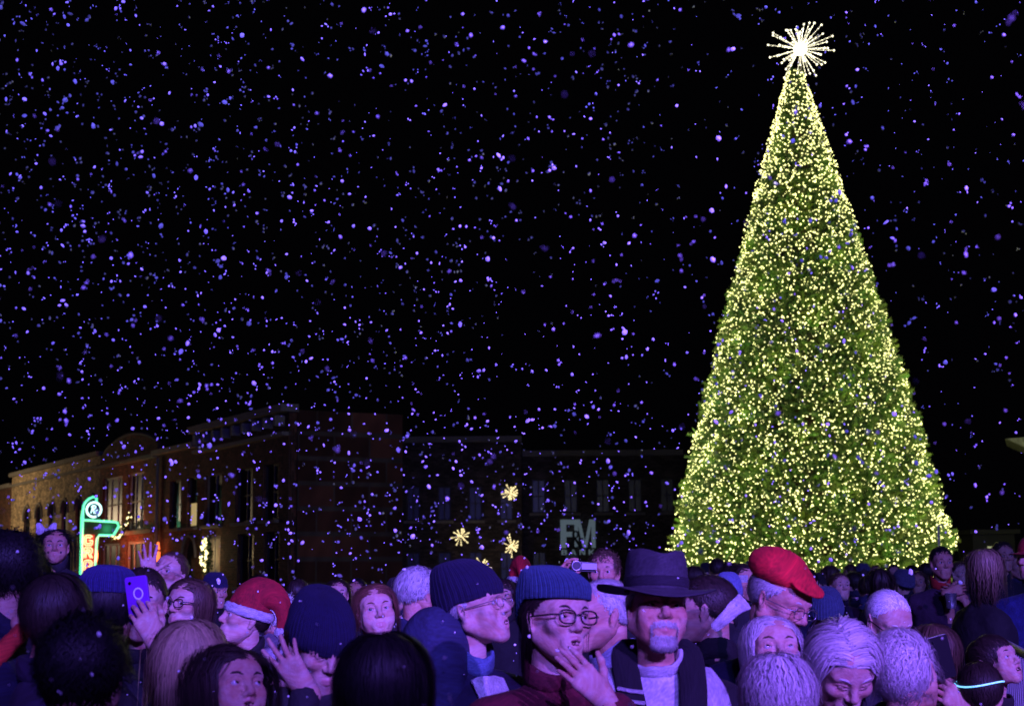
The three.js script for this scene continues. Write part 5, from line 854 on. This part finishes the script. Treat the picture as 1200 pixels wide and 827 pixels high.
person({ px: 1063, py: 792, d: 4.5, yaw: 150, pitch: -4, roll: -14, label: 'person with wavy silver hair leaning at the bottom right', hair: perm('silver', { len: 0.12, vol: 0.22, style: 'side', part: -1, n: 2300 }), top: NAVY });
{ // filming with a black phone
  const ph = at(1103, 770, 5.42), wr = at(1125, 800, 5.33);
  person({ px: 1092, py: 770, d: 6.0, yaw: -160, by: -160, label: 'brown-haired woman filming with a black phone', hair: bob('brown', { len: 0.2 }), top: BLACK });
  person({ px: 1112, py: 838, d: 5.75, yaw: 5, by: 0, label: 'dark-haired person reaching up with a phone at right', hair: crop('dark'), top: COAL, arms: { left: { wrist: wr, hint: at(1190, 900, 5.5), fingers: V(-0.75, 0.62, 0.05), palm: V(-0.2, -0.2, -1), pose: 'grip', size: 1.02 } } });
  phone('black phone held up beside the boy in red', ph, [0.15, 0.1, 0.25], std([0.01, 0.01, 0.012], 0.35), false);
}
person({ px: 1104, py: 660, d: 12, yaw: 5, by: 8, ground: 0.12, label: 'young man in dark sweater with red collar by the tree', skin: 'tan', face: {}, hair: { ...crop('black', { len: 0.05, vol: 0.12 }) }, top: [0.05, 0.02, 0.05], detail: 1, collarColor: [0.5, 0.02, 0.01], collar: 0.06, arms: { right: { wrist: at(1112, 694, 11.75), hint: at(1075, 730, 12), bare: true, fingers: V(1, 0.25, 0.1), palm: V(0, -0.2, -1), pose: 'grip' }, left: { wrist: at(1127, 699, 11.8), hint: at(1150, 730, 12), bare: true, fingers: V(-0.6, 0.2, 0.2), palm: V(-0.3, 0, -1), pose: 'grip' } } });
{ const t = thing('cup', 'crumpled silver cup held by the young man with red collar', 'cup', at(1115, 704, 11.65)), g = new THREE.CylinderGeometry(0.042, 0.032, 0.11, 24, 6, true), p = g.attributes.position; for (let i = 0; i < p.count; i++) { const k = 1 + 0.2 * noise(p.getX(i) * 60, p.getY(i) * 40, p.getZ(i) * 60); p.setX(i, p.getX(i) * k); p.setZ(i, p.getZ(i) * k); } g.computeVertexNormals(); part('wall', g, std([0.7, 0.7, 0.75], 0.25, { metalness: 0.9, side: THREE.DoubleSide }), t); part('base', new THREE.CircleGeometry(0.032, 20).rotateX(Math.PI / 2).translate(0, -0.054, 0), std([0.7, 0.7, 0.75], 0.25, { metalness: 0.9 }), t); }
person({ px: 1155, py: 668, d: 9.4, yaw: 165, label: 'woman with long wavy light brown hair in black coat, from behind', hair: { ...long('light', { len: 0.28, vol: 0.3, wave: 0.014, freq: 22 }) }, top: BLACK, bulk: 1.15, detail: 1 });
person({ px: 1211, py: 655, d: 9.4, yaw: -60, label: 'man in blue jacket and red cap at the right edge', hair: crop('dark', { maxY: 0.2 }), top: [0.025, 0.04, 0.2], bulk: 1.2, wear: hat(capGeo(), cloth([0.4, 0.02, 0.02]), 'cap') });
person({ px: 1176, py: 652, d: 13, yaw: 10, ground: 0.12, label: 'dark-haired person facing the camera below the lit panel', hair: crop('dark'), top: COAL, skin: 'tan', detail: 1 });
person({ px: 1167, py: 777, d: 5.9, h: 0.2, child: true, yaw: 42, pitch: 20, by: 15, roll: 4, label: 'boy in red jacket gazing up with parted lips', skin: 'pale', face: { mouth: 'open', cheek: 1.15 }, look: [0.2, 0.25], hair: { ...crop('dark', { style: 'fwd', len: 0.06, vol: 0.08 }) }, top: [0.42, 0.008, 0.05], collarColor: [0.02, 0.015, 0.02], bulk: 1.15 });
person({ px: 1149, py: 814, d: 5.5, h: 0.205, child: true, yaw: 172, label: 'small child with a glowing cyan headband seen from behind', hair: crop('dark', { len: 0.08, vol: 0.1 }), top: COAL, wear: (w) => { w.put('glow_stick_headband', ringSurface(9, 48, (j, th) => { const a = TAU * j / 8; return [Math.cos(th) * (0.09 + 0.0032 * Math.cos(a)), 0.045 + 0.006 * Math.sin(th * 2) + 0.0032 * Math.sin(a), Math.sin(th) * (0.112 + 0.0032 * Math.cos(a)) - 0.014]; }).rotateZ(-0.06), glow([0.12, 0.55, 1], 1.6)); } });
// crowd barrier at the right
{
  const a = at(1172, 748, 8.6), b = at(1222, 765, 6.4); a.y = b.y = 0; const d = b.clone().sub(a), L = d.length(), u = d.clone().normalize(), t = thing('crowd_barrier', 'steel crowd barrier with upright bars at the right edge', 'barrier', a), st = std([0.3, 0.3, 0.32], 0.6, { metalness: 0.3 }), hh = 1.38;
  part('frame', polyTube([V(0, 0, 0), V(0, hh, 0), u.clone().multiplyScalar(L).add(V(0, hh, 0)), u.clone().multiplyScalar(L)], 0.02, 8), st, t); part('rail', rod(V(0, 0.2, 0), u.clone().multiplyScalar(L).add(V(0, 0.2, 0)), 0.015, 6), st, t);
  const n = 20; for (let i = 1; i < n; i++) part('bar', rod(u.clone().multiplyScalar(L * i / n).add(V(0, 0.2, 0)), u.clone().multiplyScalar(L * i / n).add(V(0, hh - 0.02, 0)), 0.008, 5), st, t);
}
// -- the far crowd in front of the tree and the shops
{
  seed = 90210;
  const tops = [BLACK, COAL, NAVY, [0.02, 0.03, 0.04], [0.04, 0.02, 0.05], [0.03, 0.03, 0.06], BLUEGREY], spots = [];
  for (const [x, y, d] of [[841, 668, 16], [860, 676, 14], [946, 684, 13], [958, 690, 15], [985, 688, 13.5], [1000, 684, 16], [1018, 690, 14], [1032, 684, 12.5], [1058, 686, 14.5], [1075, 684, 15.5], [1125, 672, 16], [1140, 662, 17], [1190, 664, 15], [1012, 674, 20], [1048, 672, 21], [972, 674, 19], [930, 676, 18], [893, 676, 17], [828, 674, 19], [1085, 672, 18], [1068, 672, 22], [1026, 672, 23], [996, 670, 24], [880, 670, 22], [852, 668, 23], [812, 678, 15]]) spots.push([x, y, d, 'along the foot of the tree', 'spectators at the foot of the tree']);
  for (const [x, y, d] of [[40, 690, 12], [110, 692, 13], [252, 694, 12], [305, 692, 13], [350, 696, 12.5], [395, 698, 12], [418, 694, 14], [465, 700, 12], [520, 698, 11.5], [590, 700, 11], [628, 698, 12.5], [745, 696, 11], [782, 698, 12], [660, 700, 12]]) spots.push([x, y, d, 'in the middle of the crowd', 'spectators hidden in the middle of the crowd']);
  const ord = ['first', 'second', 'third', 'fourth', 'fifth', 'sixth', 'seventh', 'eighth', 'ninth', 'tenth', 'eleventh', 'twelfth', 'thirteenth', 'fourteenth', 'fifteenth', 'sixteenth', 'seventeenth', 'eighteenth', 'nineteenth', 'twentieth', 'twenty-first', 'twenty-second', 'twenty-third', 'twenty-fourth', 'twenty-fifth', 'twenty-sixth'];
  spots.forEach(([px, py, d, where, group], i) => {
    const k = i % 6, fem = k % 2, style = [crop('dark'), bob('dark'), crop('black'), bob('brown'), crop('brown'), perm('dark')][k], hatted = i % 5 === 3;
    seed = 31 + i * 17; const yaw = pick([-30, -10, 10, 25, 160, 175, 40, -150]), rank = spots.filter((q) => q[4] === group && q[0] < px).length;
    const label = `${hatted ? 'knit-capped' : ['dark-haired', 'dark-bobbed', 'black-haired', 'brown-bobbed', 'brown-haired', 'dark curly-haired'][k]} spectator ${Math.abs(yaw) > 90 ? 'facing away' : 'facing the camera'}, ${ord[rank]} from the left ${where}`;
    person({ px, py, d, yaw, pitch: rr(-4, 10), label, group, ground: d > 11.6 ? 0.12 : 0, skin: pick(['light', 'pale', 'tan']), face: fem ? { sex: 'f' } : {}, hair: hatted ? { ...style, maxY: 0.1 } : style, top: tops[i % 7], detail: d < 17 && Math.abs(yaw) < 90 ? 1 : 0, wear: hatted ? beanie(pick([[0.02, 0.02, 0.08], [0.03, 0.03, 0.03], [0.12, 0.12, 0.2]]), { rim: 0.02, top: 0.15 }) : null });
  });
}
// ---------------------------------------------------------------- the stage truss behind the camera that carries the violet wash lamps
{
  const t = thing('stage_truss', 'stage lighting truss standing behind the photographer', 'truss', [3.6, 0, 7.4]), steel = std([0.3, 0.3, 0.32], 0.4, { metalness: 0.8 }), bars = [];
  for (const y of [7.0, 7.35]) for (const z of [-0.15, 0.15]) bars.push(rod(V(-4, y, z), V(4, y, z), 0.03, 6));
  for (let i = 0; i < 16; i++) bars.push(rod(V(-4 + i * 0.5, 7.0, 0.15), V(-3.5 + i * 0.5, 7.35, 0.15), 0.015, 5));
  part('beam', merge(bars), steel, t); for (const x of [-4, 4]) part('leg', rod(V(x, 0, 0), V(x, 7.35, 0), 0.06, 8), steel, t);
}
for (const [i, s] of STAGE.entries()) {
  const p = V(...s.at), dir = V(...s.to).sub(p).normalize(), t = thing('stage_lamp', ['violet stage lamp second from the right on the truss', 'violet stage lamp second from the left on the truss', 'blue stage lamp at the right end of the truss', 'blue stage lamp at the left end of the truss'][i], 'stage lamp', p);
  t.quaternion.setFromUnitVectors(V(0, 0, 1), dir);
  part('housing', new THREE.LatheGeometry([[0, -0.42], [0.12, -0.42], [0.16, -0.3], [0.19, -0.06], [0.2, -0.03], [0.18, -0.03], [0.165, -0.1], [0, -0.12]].map(([r, y]) => new THREE.Vector2(r, y)), 24).rotateX(Math.PI / 2), std([0.02, 0.02, 0.02], 0.5), t);
  part('lens', new THREE.CircleGeometry(0.16, 24).translate(0, 0, -0.08), glow(s.rgb, 1), t); part('yoke', new THREE.TorusGeometry(0.26, 0.015, 6, 20, Math.PI).translate(0, 0, -0.2), std([0.02, 0.02, 0.02], 0.5), t);
}
// ---------------------------------------------------------------- falling snow
{
  seed = 4242;
  const g = new THREE.IcosahedronGeometry(1, 1), p = g.attributes.position; for (let i = 0; i < p.count; i++) { const k = 1 + 0.35 * noise(p.getX(i) * 2.3 + 5, p.getY(i) * 2.3, p.getZ(i) * 2.3); p.setXYZ(i, p.getX(i) * k, p.getY(i) * k, p.getZ(i) * k); } g.computeVertexNormals();
  const spots = [];
  const N = 7800;
  while (spots.length < N) {
    const close = rnd() < 0.03, d = close ? rr(1.5, 2.8) : 2.6 + 32 * Math.pow(rnd(), 1.4), px = rr(-80, 1280), py = rr(-60, 860), q = at(px, py, d); if (q.y < 0.05) continue;
    const dense = 0.5 + 1.1 * noise(q.x * 0.3 + 3, q.y * 0.3, q.z * 0.1) + 0.5 * noise(q.x * 1.1, q.y * 1.1, q.z * 0.4 + 7); if (rnd() > dense) continue;
    if (q.x > d * 0.085 && rnd() < 0.5) continue;
    if (py > 640 && rnd() < 0.45) continue;
    const u = rnd(), pxr = close ? rr(1.0, 2.4) : u < 0.08 ? rr(2.0, 3.2) : u < 0.4 ? rr(1.15, 1.9) : rr(0.5, 1.15), r = clamp(pxr * d / FPX, 0.0012, 0.026); spots.push([q, r]);
    if (rnd() < 0.18) for (let k = 0; k < 2; k++) spots.push([q.clone().add(V(rr(-2.8, 2.8) * r, rr(-2.8, 2.8) * r, rr(-2, 2) * r)), r * rr(0.4, 0.9)]);
  }
  const im = new THREE.InstancedMesh(g, std([0.86, 0.87, 0.9], 0.9), spots.length), m = new THREE.Matrix4(), e = new THREE.Euler(), qq = new THREE.Quaternion();
  im.name = 'falling_snow'; im.userData = { kind: 'stuff', label: 'snowflakes drifting through the violet stage light over the crowd', category: 'snow' }; im.castShadow = im.receiveShadow = true;
  spots.forEach(([q, r], i) => im.setMatrixAt(i, m.compose(q, qq.setFromEuler(e.set(rr(0, 6), rr(0, 6), rr(0, 6))), V(r * rr(0.6, 1.4), r * rr(0.7, 1.2), r * rr(0.5, 1)))));
  scene.add(im);
}
renderer.render(scene, camera);
